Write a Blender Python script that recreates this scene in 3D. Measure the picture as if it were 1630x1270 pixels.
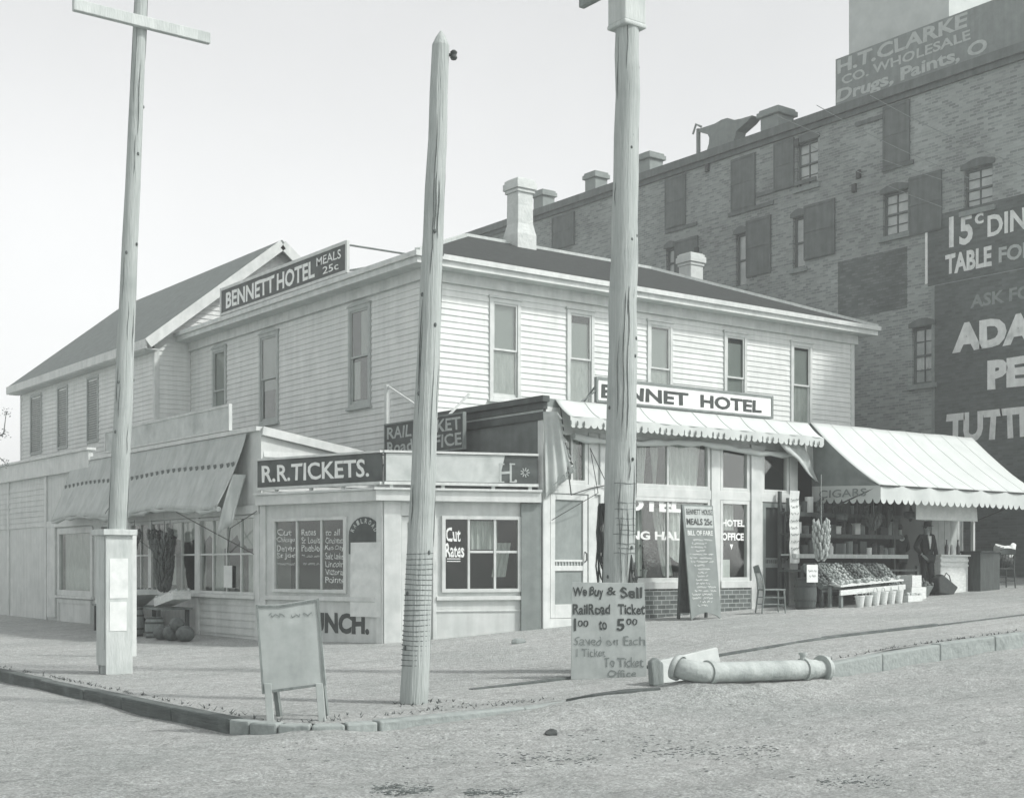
import bpy, bmesh, math, random
from mathutils import Vector, Matrix, noise
random.seed(11)
sc = bpy.context.scene
COL = sc.collection
for o in list(bpy.data.objects):
    bpy.data.objects.remove(o)
R = math.radians
V = Vector
UP = V((0, 0, 1))

# ------------------------------------------------------------------ camera
CAM = V((-14.74, -22.57, 1.5)); RT = V((.8, -.6, 0)); FW = V((.6, .8, 0)); F = 2151.0; HY = 900.0
cd = bpy.data.cameras.new('camera'); cam = bpy.data.objects.new('camera', cd); COL.objects.link(cam)
cd.sensor_width = 36; cd.lens = F / 1630 * 36; cd.shift_y = 265 / 1630; cd.clip_end = 3000; cd.clip_start = .1
cam.matrix_world = Matrix.Translation(CAM) @ Matrix((RT, UP, -FW)).transposed().to_4x4()
sc.camera = cam
# ------------------------------------------------------------------ sky, sun, exposure
SUN_EL, SUN_AZ = R(46), math.atan2(.58, -.81)           # azimuth measured from +Y towards +X
w = bpy.data.worlds.new('World'); sc.world = w; w.use_nodes = True
nt = w.node_tree; bg = nt.nodes['Background']
sky = nt.nodes.new('ShaderNodeTexSky'); sky.sky_type = 'NISHITA'; sky.sun_disc = False
sky.sun_elevation = SUN_EL; sky.sun_rotation = SUN_AZ; sky.dust_density = 1.5; sky.air_density = 1.0; sky.ozone_density = 1
hs = nt.nodes.new('ShaderNodeHueSaturation'); hs.inputs['Saturation'].default_value = .04
nt.links.new(sky.outputs[0], hs.inputs['Color'])
cn = nt.nodes.new('ShaderNodeTexNoise'); cn.inputs['Scale'].default_value = 2.2; cn.inputs['Detail'].default_value = 7      # thin high cloud
ct_ = nt.nodes.new('ShaderNodeTexCoord'); nt.links.new(ct_.outputs['Generated'], cn.inputs['Vector'])
crp = nt.nodes.new('ShaderNodeValToRGB'); crp.color_ramp.elements[0].position = .3; crp.color_ramp.elements[1].position = .7; crp.color_ramp.elements[0].color = (.86, .865, .865, 1); crp.color_ramp.elements[1].color = (1, 1, .995, 1)
cmx = nt.nodes.new('ShaderNodeMixRGB'); cmx.blend_type = 'MULTIPLY'; cmx.inputs[0].default_value = 1
nt.links.new(cn.outputs[0], crp.inputs[0]); nt.links.new(hs.outputs[0], cmx.inputs[1]); nt.links.new(crp.outputs[0], cmx.inputs[2]); nt.links.new(cmx.outputs[0], bg.inputs['Color'])
bg.inputs['Strength'].default_value = .15
sd = bpy.data.lights.new('sun', 'SUN'); sd.energy = 2.1; sd.angle = R(4); sd.color = (1, .975, .95)
sun = bpy.data.objects.new('sun', sd); COL.objects.link(sun)
SUNV = V((math.sin(SUN_AZ) * math.cos(SUN_EL), math.cos(SUN_AZ) * math.cos(SUN_EL), math.sin(SUN_EL)))
sun.rotation_euler = SUNV.to_track_quat('Z', 'Y').to_euler(); sun.location = (0, -20, 30)
vs = sc.view_settings; vs.view_transform = 'Standard'; vs.look = 'None'; vs.gamma = 1; vs.exposure = .76; vs.use_curve_mapping = False


# ------------------------------------------------------------------ measuring helpers (photo pixel -> point on a real surface)
def ray(px, py): return FW + RT * ((px - 815) / F) + UP * ((HY - py) / F)
def on_plane(px, py, p, n):
    d = ray(px, py); return CAM + d * ((p - CAM).dot(n) / d.dot(n))
def g(x, y=0):                                          # height of the pavement: the right street climbs
    if x >= 0: return .40 + .046 * min(x, 24)
    return .40 * max(0, (x + 8.7) / 8.7) ** 2.2
class Fr:                                               # a wall's own frame: u along it, z up, d out of it
    def __init__(s, o, u, n): s.o = V(o); s.u = V(u).normalized(); s.n = V(n).normalized()
    def p(s, u, z, d=0): return s.o + s.u * u + UP * z + s.n * d
    def at(s, px, py, d=0):
        q = on_plane(px, py, s.o + s.n * d, s.n) - s.o
        return q.dot(s.u), q.z
    def U(s, px, d=0): return s.at(px, 900, d)[0]

# ------------------------------------------------------------------ materials
def tint(v):
    k = min(1, v / .7)
    return (v * (.84 + .125 * k), v, v * (.955 + .02 * k), 1)
def mat(name, v, rough=.75, amp=.18, scale=3, stretch=(1, 1, 1), bump=.0, bscale=None, spots=0, spot_v=.3, spec=.3, streak=0):
    m = bpy.data.materials.new(name); m.use_nodes = True
    n, l = m.node_tree.nodes, m.node_tree.links
    b = n['Principled BSDF']; b.inputs['Roughness'].default_value = rough; b.inputs['Specular IOR Level'].default_value = spec
    tc = n.new('ShaderNodeTexCoord'); mp = n.new('ShaderNodeMapping'); mp.inputs['Scale'].default_value = stretch
    l.new(tc.outputs['Object'], mp.inputs['Vector'])
    nz = n.new('ShaderNodeTexNoise'); nz.inputs['Scale'].default_value = scale; nz.inputs['Detail'].default_value = 8; nz.inputs['Roughness'].default_value = .65
    l.new(mp.outputs[0], nz.inputs['Vector'])
    cr = n.new('ShaderNodeValToRGB'); e = cr.color_ramp.elements
    e[0].position = .28; e[1].position = .72
    e[0].color = tint(v * (1 - amp * 1.3)); e[1].color = tint(v * (1 + amp))
    l.new(nz.outputs[0], cr.inputs[0]); out = cr.outputs[0]
    if spots:                                           # stains and wear
        n2 = n.new('ShaderNodeTexNoise'); n2.inputs['Scale'].default_value = spots; n2.inputs['Detail'].default_value = 5
        l.new(tc.outputs['Object'], n2.inputs['Vector'])
        r2 = n.new('ShaderNodeValToRGB'); r2.color_ramp.elements[0].position = .52; r2.color_ramp.elements[1].position = .75
        r2.color_ramp.elements[1].color = (.75, .75, .75, 1)
        l.new(n2.outputs[0], r2.inputs[0])
        mx = n.new('ShaderNodeMixRGB'); mx.inputs[2].default_value = tint(spot_v)
        l.new(r2.outputs[0], mx.inputs[0]); l.new(out, mx.inputs[1]); out = mx.outputs[0]
    if streak:                                          # vertical weather streaks
        mp3 = n.new('ShaderNodeMapping'); mp3.inputs['Scale'].default_value = (5, 5, .35); l.new(tc.outputs['Object'], mp3.inputs['Vector'])
        n3 = n.new('ShaderNodeTexNoise'); n3.inputs['Scale'].default_value = 1.6; n3.inputs['Detail'].default_value = 6; l.new(mp3.outputs[0], n3.inputs['Vector'])
        r3 = n.new('ShaderNodeValToRGB'); r3.color_ramp.elements[0].position = .35; r3.color_ramp.elements[1].position = .7
        r3.color_ramp.elements[0].color = (1 - streak,) * 3 + (1,); l.new(n3.outputs[0], r3.inputs[0])
        m3 = n.new('ShaderNodeMixRGB'); m3.blend_type = 'MULTIPLY'; m3.inputs[0].default_value = 1
        l.new(out, m3.inputs[1]); l.new(r3.outputs[0], m3.inputs[2]); out = m3.outputs[0]
    l.new(out, b.inputs['Base Color'])
    if bump:
        n4 = n.new('ShaderNodeTexNoise'); n4.inputs['Scale'].default_value = bscale or scale * 4; n4.inputs['Detail'].default_value = 8
        l.new(mp.outputs[0], n4.inputs['Vector'])
        bp = n.new('ShaderNodeBump'); bp.inputs['Strength'].default_value = bump; bp.inputs['Distance'].default_value = .05
        l.new(n4.outputs[0], bp.inputs['Height']); l.new(bp.outputs[0], b.inputs['Normal'])
    return m
def brick_mat(name, v, mortar, bw=.22, bh=.075, axes='yz', amp=.3, spots=.35):
    m = bpy.data.materials.new(name); m.use_nodes = True
    n, l = m.node_tree.nodes, m.node_tree.links; b = n['Principled BSDF']; b.inputs['Roughness'].default_value = .9; b.inputs['Specular IOR Level'].default_value = .2
    tc = n.new('ShaderNodeTexCoord'); sx = n.new('ShaderNodeSeparateXYZ'); cx = n.new('ShaderNodeCombineXYZ'); l.new(tc.outputs['Object'], sx.inputs[0])
    ad = n.new('ShaderNodeMath'); l.new(sx.outputs['X'], ad.inputs[0]); l.new(sx.outputs['Y'], ad.inputs[1])
    l.new(ad.outputs[0], cx.inputs[0]); l.new(sx.outputs['Z'], cx.inputs[1])
    bt = n.new('ShaderNodeTexBrick'); bt.inputs['Scale'].default_value = 1; bt.inputs['Brick Width'].default_value = bw; bt.inputs['Row Height'].default_value = bh
    bt.inputs['Mortar Size'].default_value = .009; bt.inputs['Mortar Smooth'].default_value = .2; bt.inputs['Bias'].default_value = 0
    bt.inputs['Color1'].default_value = tint(v * (1 - amp)); bt.inputs['Color2'].default_value = tint(v * (1 + amp)); bt.inputs['Mortar'].default_value = tint(mortar)
    l.new(cx.outputs[0], bt.inputs['Vector'])
    nz = n.new('ShaderNodeTexNoise'); nz.inputs['Scale'].default_value = spots; nz.inputs['Detail'].default_value = 9; nz.inputs['Roughness'].default_value = .7; l.new(tc.outputs['Object'], nz.inputs['Vector'])
    r = n.new('ShaderNodeValToRGB'); r.color_ramp.elements[0].position = .3; r.color_ramp.elements[1].position = .7
    r.color_ramp.elements[0].color = (.55, .55, .55, 1); r.color_ramp.elements[1].color = (1.0, 1.0, 1.0, 1); l.new(nz.outputs[0], r.inputs[0])
    mx = n.new('ShaderNodeMixRGB'); mx.blend_type = 'MULTIPLY'; mx.inputs[0].default_value = 1; l.new(bt.outputs[0], mx.inputs[1]); l.new(r.outputs[0], mx.inputs[2])
    l.new(mx.outputs[0], b.inputs['Base Color'])
    bp = n.new('ShaderNodeBump'); bp.inputs['Strength'].default_value = .5; bp.inputs['Distance'].default_value = .01; bp.invert = True
    l.new(bt.outputs['Fac'], bp.inputs['Height']); l.new(bp.outputs[0], b.inputs['Normal'])
    return m
def glass_mat(name, trans=.8, col=.75):
    m = bpy.data.materials.new(name); m.use_nodes = True
    n, l = m.node_tree.nodes, m.node_tree.links; n.remove(n['Principled BSDF'])
    t = n.new('ShaderNodeBsdfTransparent'); t.inputs[0].default_value = tint(col)
    gl = n.new('ShaderNodeBsdfGlossy'); gl.inputs['Roughness'].default_value = .06; gl.inputs[0].default_value = tint(.8)
    nz = n.new('ShaderNodeTexNoise'); nz.inputs['Scale'].default_value = 1.3
    bp = n.new('ShaderNodeBump'); bp.inputs['Strength'].default_value = .12; bp.inputs['Distance'].default_value = .05; l.new(nz.outputs[0], bp.inputs['Height']); l.new(bp.outputs[0], gl.inputs['Normal'])
    lw = n.new('ShaderNodeLayerWeight'); lw.inputs[0].default_value = .25
    mr = n.new('ShaderNodeMapRange'); mr.inputs['To Min'].default_value = 1 - trans; mr.inputs['To Max'].default_value = .55; l.new(lw.outputs['Facing'], mr.inputs[0])
    ms = n.new('ShaderNodeMixShader'); l.new(mr.outputs[0], ms.inputs[0]); l.new(t.outputs[0], ms.inputs[1]); l.new(gl.outputs[0], ms.inputs[2])
    l.new(ms.outputs[0], n['Material Output'].inputs[0])
    return m
M = dict(
    clap=mat('painted_clapboard', .70, .7, .10, 2.2, spots=1.1, spot_v=.60, streak=.10),
    trim=mat('painted_trim', .62, .65, .10, 4, spots=2.5, spot_v=.48, streak=.1),
    casing=mat('window_casing', .42, .7, .12, 5),
    shoppaint=mat('shop_paint', .60, .7, .10, 3, spots=1.7, spot_v=.48, streak=.14),
    greypaint=mat('grey_paint', .24, .7, .14, 4, streak=.15),
    blind=mat('window_blind', .40, .85, .12, 1.5, stretch=(1, 1, .4)),
    curtain=mat('lace_curtain', .55, .9, .2, 7, stretch=(3, 3, .6)),
    roofdark=mat('dark_shingle', .042, .85, .35, 6, stretch=(1, 1, 1), bump=.4, bscale=30),
    roofgrey=mat('grey_shingle', .17, .85, .22, 5, bump=.4, bscale=30),
    pole=mat('weathered_pole_wood', .42, .85, .16, 6, stretch=(6, 6, .25), bump=.5, bscale=16, spots=1.6, spot_v=.27),
    palewood=mat('pale_wood', .50, .8, .15, 4, stretch=(3, 3, .5), bump=.2, spots=2, spot_v=.36),
    darkwood=mat('dark_wood', .085, .7, .3, 5, stretch=(3, 3, .6), bump=.2),
    midwood=mat('mid_wood', .22, .8, .25, 5, stretch=(3, 3, .6), bump=.25),
    signdark=mat('dark_sign_paint', .075, .65, .25, 4, spots=2, spot_v=.12),
    signpale=mat('faded_sign_paint', .52, .75, .14, 3, spots=2, spot_v=.3),
    white=mat('white_letter_paint', .78, .6, .08, 6),
    black=mat('black_letter_paint', .06, .6, .25, 6),
    greylet=mat('faded_letter_paint', .2, .7, .15, 8),
    ghost=mat('ghost_letter_paint', .44, .7, .12, 8),
    chalk=mat('chalk', .66, .9, .25, 20),
    boardpaint=mat('grey_board_paint', .41, .75, .16, 3, spots=2, spot_v=.32, streak=.15),
    adletter=mat('worn_wall_lettering', .82, .8, .08, 6, spots=3.5, spot_v=.5, streak=.15),
    tar_shade=mat('tarred_timber_kerb_shade', .11, .9, .3, 4, stretch=(2, .5, 4), bump=.4, spots=3, spot_v=.2),  # dark timber tone; on the left kerb it stands in for shade
    iron=mat('corrugated_iron', .19, .55, .2, 3, spots=2, spot_v=.13, spec=.4, streak=.15),
    canvas=mat('pale_canvas', .54, .9, .07, 2.5, spots=1.2, spot_v=.50),
    canvasold=mat('weathered_canvas', .50, .9, .12, 2.5, spots=1.5, spot_v=.40, streak=.15),
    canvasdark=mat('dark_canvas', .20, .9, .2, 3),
    shadedash=mat('scallop_shade', .14, .9, .2, 8),  # dark colour standing in for shadow on the awnings
    brick=brick_mat('warehouse_brick', .33, .41, amp=.28),
    brickbase=brick_mat('base_brick', .17, .46, .21, .085, amp=.25, spots=1.5),
    brickroof=mat('smoked_brick', .26, .9, .18, 2, bump=.3),
    chimney=mat('whitewashed_brick', .58, .9, .14, 3, bump=.35, bscale=12, spots=3, spot_v=.4),
    adpaint=brick_mat('painted_ad_brick', .155, .16, amp=.2, spots=.5),
    adpale=brick_mat('faded_ad_brick', .19, .16, amp=.25, spots=.8),
    shutter=mat('iron_shutter', .155, .7, .2, 3, streak=.25),
    sill=mat('stone_sill', .26, .85, .2, 6),
    penthouse=mat('haze_paled_wall', .5, .9, .10, 2),  # haze over the penthouse is put into this pale colour
    glass=glass_mat('old_window_glass', .93, .8),
    glassdark=glass_mat('dim_window_glass', .95, .7),
    glassbright=mat('sky_lit_pane', .42, .12, .25, 2.2, spec=.6),
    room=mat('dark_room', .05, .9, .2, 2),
    screen=mat('door_screen', .27, .85, .2, 3, stretch=(1, 1, .6)),
    stone=mat('kerb_stone', .31, .85, .22, 3, bump=.5, spots=3, spot_v=.22),
    cast=mat('cast_iron_pipe', .40, .7, .18, 5, bump=.3, spots=3, spot_v=.26),
    black_iron=mat('black_iron', .05, .5, .2, 8),
    cloth=mat('dark_suit_cloth', .03, .95, .3, 12),
    cloth2=mat('dark_trouser_cloth', .038, .95, .3, 12),
    skin=mat('skin', .34, .6, .1, 12),
    felt=mat('dark_felt', .04, .9, .2, 12),
    linen=mat('white_linen', .66, .9, .1, 9),
    hair=mat('dark_hair', .04, .7, .2, 30),
    paper=mat('pale_paper', .67, .85, .1, 5, spots=4, spot_v=.5),
    fruit=mat('pale_fruit', .26, .5, .35, 10),
    fruitdark=mat('dark_fruit', .10, .5, .4, 10),
    fruitlight=mat('light_fruit', .42, .5, .25, 10),
    melon=mat('melon_rind', .10, .6, .45, 7),
    basket=mat('white_splint_basket', .66, .8, .15, 12, stretch=(1, 1, 3), bump=.3),
    leaf=mat('leaf', .10, .6, .35, 10),
    bottle=mat('dark_bottle', .04, .2, .2, 10, spec=.6),
    dark=mat('dark_leather', .05, .6, .3, 10),
)
def ground_mat(name, v, dark, planks=False):
    m = bpy.data.materials.new(name); m.use_nodes = True
    n, l = m.node_tree.nodes, m.node_tree.links; b = n['Principled BSDF']; b.inputs['Roughness'].default_value = .95; b.inputs['Specular IOR Level'].default_value = .15
    tc = n.new('ShaderNodeTexCoord')
    def nz(scale, det=8, stretch=None, rough=.65):
        a = n.new('ShaderNodeTexNoise'); a.inputs['Scale'].default_value = scale; a.inputs['Detail'].default_value = det; a.inputs['Roughness'].default_value = rough
        if stretch:
            mp = n.new('ShaderNodeMapping'); mp.inputs['Scale'].default_value = stretch; mp.inputs['Rotation'].default_value = (0, 0, R(4)); l.new(tc.outputs['Object'], mp.inputs[0]); l.new(mp.outputs[0], a.inputs['Vector'])
        else: l.new(tc.outputs['Object'], a.inputs['Vector'])
        return a.outputs[0]
    def ramp(i, p0, p1, c0, c1):
        r = n.new('ShaderNodeValToRGB'); e = r.color_ramp.elements; e[0].position = p0; e[1].position = p1; e[0].color = c0; e[1].color = c1; l.new(i, r.inputs[0]); return r.outputs[0]
    def mul(a, c):
        x = n.new('ShaderNodeMixRGB'); x.blend_type = 'MULTIPLY'; x.inputs[0].default_value = 1; l.new(a, x.inputs[1]); l.new(c, x.inputs[2]); return x.outputs[0]
    base = ramp(nz(.5), .3, .7, tint(v * .84), tint(v * 1.08))
    base = mul(base, ramp(nz(9, 8), .3, .7, (.70,) * 3 + (1,), (1.12,) * 3 + (1,))); base = mul(base, ramp(nz(40, 4), .36, .64, (.62,) * 3 + (1,), (1.2,) * 3 + (1,)))
    base = mul(base, ramp(nz(1.1, 7, (.35, 2.2, 1)), .36, .62, (.91,) * 3 + (1,), (1,) * 4))        # wheel-drawn streaks along the street
    base = mul(base, ramp(nz(3.3, 10, None, .8), .30, .40, (dark,) * 3 + (1,), (1,) * 4))            # droppings, clods
    base = mul(base, ramp(nz(1.9, 9, (.55, 3.2, 1), .75), .30, .40, (dark * 1.05,) * 3 + (1,), (1,) * 4))       # trampled streaks
    if planks:
        wv = n.new('ShaderNodeTexWave'); wv.wave_type = 'BANDS'; wv.bands_direction = 'Y'; wv.inputs['Scale'].default_value = .32; wv.inputs['Distortion'].default_value = .5; wv.inputs['Detail'].default_value = 3
        l.new(tc.outputs['Object'], wv.inputs['Vector'])
        base = mul(base, ramp(wv.outputs[0], .0, .012, (.86,) * 3 + (1,), (1,) * 4))
    l.new(base, b.inputs['Base Color'])
    bp = n.new('ShaderNodeBump'); bp.inputs['Strength'].default_value = 1.0; bp.inputs['Distance'].default_value = .09
    l.new(nz(14, 10, None, .75), bp.inputs['Height']); l.new(bp.outputs[0], b.inputs['Normal'])
    return m
M['dirt'] = ground_mat('dusty_street_dirt', .63, .5)
M['pave'] = ground_mat('sandy_pavement', .64, .72, True)

# ------------------------------------------------------------------ mesh builder
W = {}
class MB:
    def __init__(s): s.v = []; s.f = []; s.seg = []
    def face(s, *pts):
        k = len(s.v); s.v += [V(p) for p in pts]; s.f.append(tuple(range(k, k + len(pts)))); return s
    def obox(s, p, a, b, c):
        p, a, b, c = V(p), V(a), V(b), V(c); k = len(s.v)
        s.v += [p, p + a, p + a + b, p + b, p + c, p + a + c, p + a + b + c, p + b + c]
        s.f += [tuple(k + i for i in q) for q in ((0, 3, 2, 1), (4, 5, 6, 7), (0, 1, 5, 4), (1, 2, 6, 5), (2, 3, 7, 6), (3, 0, 4, 7))]; return s
    def box(s, x0, x1, y0, y1, z0, z1): return s.obox((x0, y0, z0), (x1 - x0, 0, 0), (0, y1 - y0, 0), (0, 0, z1 - z0))
    def fb(s, fr, u0, u1, z0, z1, d0, d1): return s.obox(fr.p(u0, z0, d0), fr.u * (u1 - u0), UP * (z1 - z0), fr.n * (d1 - d0))
    def beam(s, p0, p1, wd, ht, side=None):
        p0, p1 = V(p0), V(p1); a = p1 - p0; sd_ = (side or a.cross(UP))
        if sd_.length < 1e-5: sd_ = V((1, 0, 0))
        sd_ = V(sd_).normalized(); u2 = sd_.cross(a).normalized()
        return s.obox(p0 - sd_ * wd / 2 - u2 * ht / 2, a, sd_ * wd, u2 * ht)
    def tube(s, pts, rad, n=8, cap=True):
        pts = [V(p) for p in pts]; k0 = len(s.v); N = len(pts)
        if not hasattr(rad, '__len__'): rad = [rad] * N
        ref = None
        for i, p in enumerate(pts):
            t = (pts[min(i + 1, N - 1)] - pts[max(i - 1, 0)]).normalized()
            if ref is None: ref = t.orthogonal().normalized()
            ref = (ref - t * ref.dot(t)); ref = ref.normalized() if ref.length > 1e-6 else t.orthogonal().normalized()
            b = t.cross(ref)
            for j in range(n):
                a = 2 * math.pi * j / n; s.v.append(p + (ref * math.cos(a) + b * math.sin(a)) * rad[i])
        for i in range(N - 1):
            for j in range(n):
                a, b_ = k0 + i * n + j, k0 + i * n + (j + 1) % n; s.f.append((a, b_, b_ + n, a + n))
        if cap: s.f.append(tuple(k0 + j for j in range(n))[::-1]); s.f.append(tuple(k0 + (N - 1) * n + j for j in range(n)))
        return s
    def lathe(s, c, prof, n=12): return s.tube([V(c) + UP * z for r, z in prof], [max(r, 1e-4) for r, z in prof], n)
    def ell(s, c, r, n=8, m=6, rot=None):
        c = V(c); k = len(s.v)
        if not hasattr(r, '__len__'): r = (r, r, r)
        for i in range(m + 1):
            th = math.pi * i / m
            for j in range(n):
                ph = 2 * math.pi * j / n
                q = V((r[0] * math.sin(th) * math.cos(ph), r[1] * math.sin(th) * math.sin(ph), r[2] * math.cos(th)))
                s.v.append(c + (rot @ q if rot else q))
        for i in range(m):
            for j in range(n):
                a, b = k + i * n + j, k + i * n + (j + 1) % n; s.f.append((a, b, b + n, a + n))
        return s
    def prism(s, pts, off):
        pts = [V(p) for p in pts]; off = V(off); k = len(s.v); N = len(pts)
        s.v += pts + [p + off for p in pts]
        s.f.append(tuple(range(k, k + N))[::-1]); s.f.append(tuple(range(k + N, k + 2 * N)))
        for i in range(N): j = (i + 1) % N; s.f.append((k + i, k + j, k + N + j, k + N + i))
        return s
    def grid(s, fn, nu, nv):
        k = len(s.v)
        for i in range(nu + 1):
            for j in range(nv + 1): s.v.append(V(fn(i / nu, j / nv)))
        for i in range(nu):
            for j in range(nv):
                a = k + i * (nv + 1) + j; s.f.append((a, a + 1, a + nv + 2, a + nv + 1))
        return s
    def build(s, name, m, parent=None, smooth=False, bevel=0, solid=0, recalc=True):
        if len(s.seg) > 1 and parent:                   # each line of writing becomes a part of its own
            cuts = [(0, 0)] + s.seg[1:] + [(len(s.v), len(s.f))]; first = None
            for (v0, f0), (v1, f1) in zip(cuts, cuts[1:]):
                q = MB(); q.v = s.v[v0:v1]; q.f = [tuple(i - v0 for i in f) for f in s.f[f0:f1]]; r = q.build(name, m, parent, recalc=False); first = first or r
            return first
        off = W.get(parent, V((0, 0, 0)))
        me = bpy.data.meshes.new(name)
        if parent is None:
            xs = [p.x for p in s.v]; ys = [p.y for p in s.v]; off = V(((min(xs) + max(xs)) / 2, (min(ys) + max(ys)) / 2, min(p.z for p in s.v)))
        me.from_pydata([tuple(p - off) for p in s.v], [], s.f)
        bm = bmesh.new(); bm.from_mesh(me)
        bmesh.ops.remove_doubles(bm, verts=bm.verts, dist=1e-5)
        if recalc: bmesh.ops.recalc_face_normals(bm, faces=bm.faces)
        bm.to_mesh(me); bm.free()
        if smooth:
            for p in me.polygons: p.use_smooth = True
            me.set_sharp_from_angle(angle=R(48))
        me.materials.append(M[m] if isinstance(m, str) else m)
        o = bpy.data.objects.new(name, me); COL.objects.link(o)
        if parent is None: o.location = off
        else: o.parent = parent
        W[o] = off
        if bevel:
            b = o.modifiers.new('bevel', 'BEVEL'); b.width = bevel; b.segments = 2; b.limit_method = 'ANGLE'; b.angle_limit = R(40)
        if solid:
            q = o.modifiers.new('thickness', 'SOLIDIFY'); q.thickness = solid
        return o
def thing(name, loc, label, cat, group=None):
    o = bpy.data.objects.new(name, None); o.empty_display_size = .3; COL.objects.link(o); o.location = loc; W[o] = V(loc); tag(o, label, cat, group); return o
def tag(o, label, cat, group=None):
    o['label'] = label; o['category'] = cat
    if group: o['group'] = group
    return o
def kind(o, k): o['kind'] = k; return o
def copy_tree(o, loc, rz=0, label=None, scale=None):
    c = o.copy(); COL.objects.link(c); c.location = loc; c.rotation_euler = (0, 0, rz)
    if scale: c.scale = scale
    if label: c['label'] = label
    def rec(src, dst):
        for ch in list(src.children):
            d = ch.copy(); COL.objects.link(d); d.parent = dst; rec(ch, d)
    rec(o, c); return c

# ------------------------------------------------------------------ lettering
_tc = {}
def glyphs(t, bold):
    if (t, bold) in _tc: return _tc[(t, bold)]
    cu = bpy.data.curves.new('t', 'FONT'); cu.body = t; cu.offset = bold; cu.resolution_u = 3
    o = bpy.data.objects.new('t', cu); COL.objects.link(o); bpy.context.view_layer.update()
    me = bpy.data.meshes.new_from_object(o.evaluated_get(bpy.context.evaluated_depsgraph_get()))
    vs_ = [(v.co.x, v.co.y) for v in me.vertices]; fs = [tuple(p.vertices) for p in me.polygons]
    bpy.data.objects.remove(o); bpy.data.curves.remove(cu); bpy.data.meshes.remove(me)
    x0 = min(x for x, y in vs_); x1 = max(x for x, y in vs_); y0 = min(y for x, y in vs_); y1 = max(y for x, y in vs_)
    r = ([((x - x0) / (x1 - x0), (y - y0) / (y1 - y0)) for x, y in vs_], fs); _tc[(t, bold)] = r; return r
def put_text(mb, t, fr, u0, u1, z0, z1, d, bold=.02, flip=False, hand=.22, slope=0, slant=0):
    """t written from u0 to u1 (as the viewer reads it), baseline z0, top z1, d out of the wall"""
    vs_, fs = glyphs(t, bold); k = len(mb.v); sd_ = random.random() * 50; mb.seg.append((k, len(mb.f)))
    for x, y in vs_:
        if hand:
            x += hand * .05 * noise.noise((x * 6 + sd_, y * 2, 0)); y += hand * .16 * noise.noise((x * 7 + sd_, y, 5))
        z = z0 + (z1 - z0) * y + slope * x; uu = u0 + (u1 - u0) * x + slant * y * (z1 - z0) * (1 if u1 > u0 else -1)
        mb.v.append(fr.p(uu, z, d))
    mb.f += [tuple(k + i for i in f) for f in fs]
def px_text(mb, t, fr, px0, px1, pyt, pyb, d=.004, **k):
    """place by the box the words fill on that wall: left px, right px, top and bottom row at the middle"""
    mid = (px0 + px1) / 2
    put_text(mb, t, fr, fr.at(px0, 900, d)[0], fr.at(px1, 900, d)[0], fr.at(mid, pyb, d)[1], fr.at(mid, pyt, d)[1], d, **k)
def squiggle(mb, fr, u0, u1, z, h, d, th=.008):
    """an illegible chalk line"""
    n = max(10, int(abs(u1 - u0) / .012)); prev = None; sd_ = random.random() * 99; gap = False
    for i in range(n + 1):
        t = i / n
        if noise.noise((t * 9 + sd_, 3, 1)) > .28: prev = None; continue
        q = (u0 + (u1 - u0) * t + .012 * math.sin(i * 1.9), z + h * .5 * math.sin(i * 1.55 + 2 * noise.noise((i * .4, sd_, 0))) * (.5 + .5 * abs(noise.noise((t * 14, sd_, 2)))))
        if prev:
            a, b = fr.p(*prev, d), fr.p(*q, d); mb.face(a - UP * th / 2, b - UP * th / 2, b + UP * th / 2, a + UP * th / 2)
        prev = q

# ------------------------------------------------------------------ walls
def clapboards(mb, fr, u0, u1, z0, z1, holes=(), expo=.125, jit=.002):
    z = z0
    while z < z1 - .01:
        zt = min(z + expo, z1); zm = (z + zt) / 2
        cuts = sorted((max(a, u0), min(b, u1)) for a, b, c, d in holes if c < zm < d and a < u1 and b > u0)
        segs = []; x = u0
        for a, b in cuts:
            if a > x: segs.append((x, a))
            x = max(x, b)
        if x < u1: segs.append((x, u1))
        for a, b in segs:
            xs = [a]
            while b - xs[-1] > 4.2: xs.append(xs[-1] + random.uniform(2.2, 3.8))
            xs.append(b)
            for p, q in zip(xs, xs[1:]):
                o_ = .026 + random.uniform(-jit, jit); dz = random.uniform(-jit, jit)
                if q - p < .02: continue
                P = [fr.p(p, z + dz, -.005), fr.p(p, z + dz, o_), fr.p(p, zt + .01, .006), fr.p(p, zt + .01, -.005)]
                mb.prism(P, fr.u * (q - p - .002))
        z = zt
def rect_wall(mb, fr, u0, u1, z0, z1, holes, d=0, reveal=.15, zb=None):
    us = sorted({u0, u1, *[min(max(a, u0), u1) for h in holes for a in h[:2]]}); zs = sorted({z0, z1, *[min(max(a, z0), z1) for h in holes for a in h[2:]]})
    for a, b in zip(us, us[1:]):
        for c, e in zip(zs, zs[1:]):
            if b - a < 1e-4 or e - c < 1e-4: continue
            m_ = ((a + b) / 2, (c + e) / 2)
            if any(h[0] < m_[0] < h[1] and h[2] < m_[1] < h[3] for h in holes): continue
            mb.face(fr.p(a, c, d), fr.p(b, c, d), fr.p(b, e, d), fr.p(a, e, d))
    for a, b, c, e in holes:
        for (p, q) in (((a, c), (b, c)), ((b, c), (b, e)), ((b, e), (a, e)), ((a, e), (a, c))):
            mb.face(fr.p(*p, d), fr.p(*q, d), fr.p(*q, d - reveal), fr.p(*p, d - reveal))
def frame4(mb, fr, u0, u1, z0, z1, wd, d0, d1, wb=None):
    wb = wd if wb is None else wb
    mb.fb(fr, u0, u0 + wd, z0, z1, d0, d1); mb.fb(fr, u1 - wd, u1, z0, z1, d0, d1)
    mb.fb(fr, u0 + wd, u1 - wd, z1 - wd, z1, d0, d1); mb.fb(fr, u0 + wd, u1 - wd, z0, z0 + wb, d0, d1)
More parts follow.
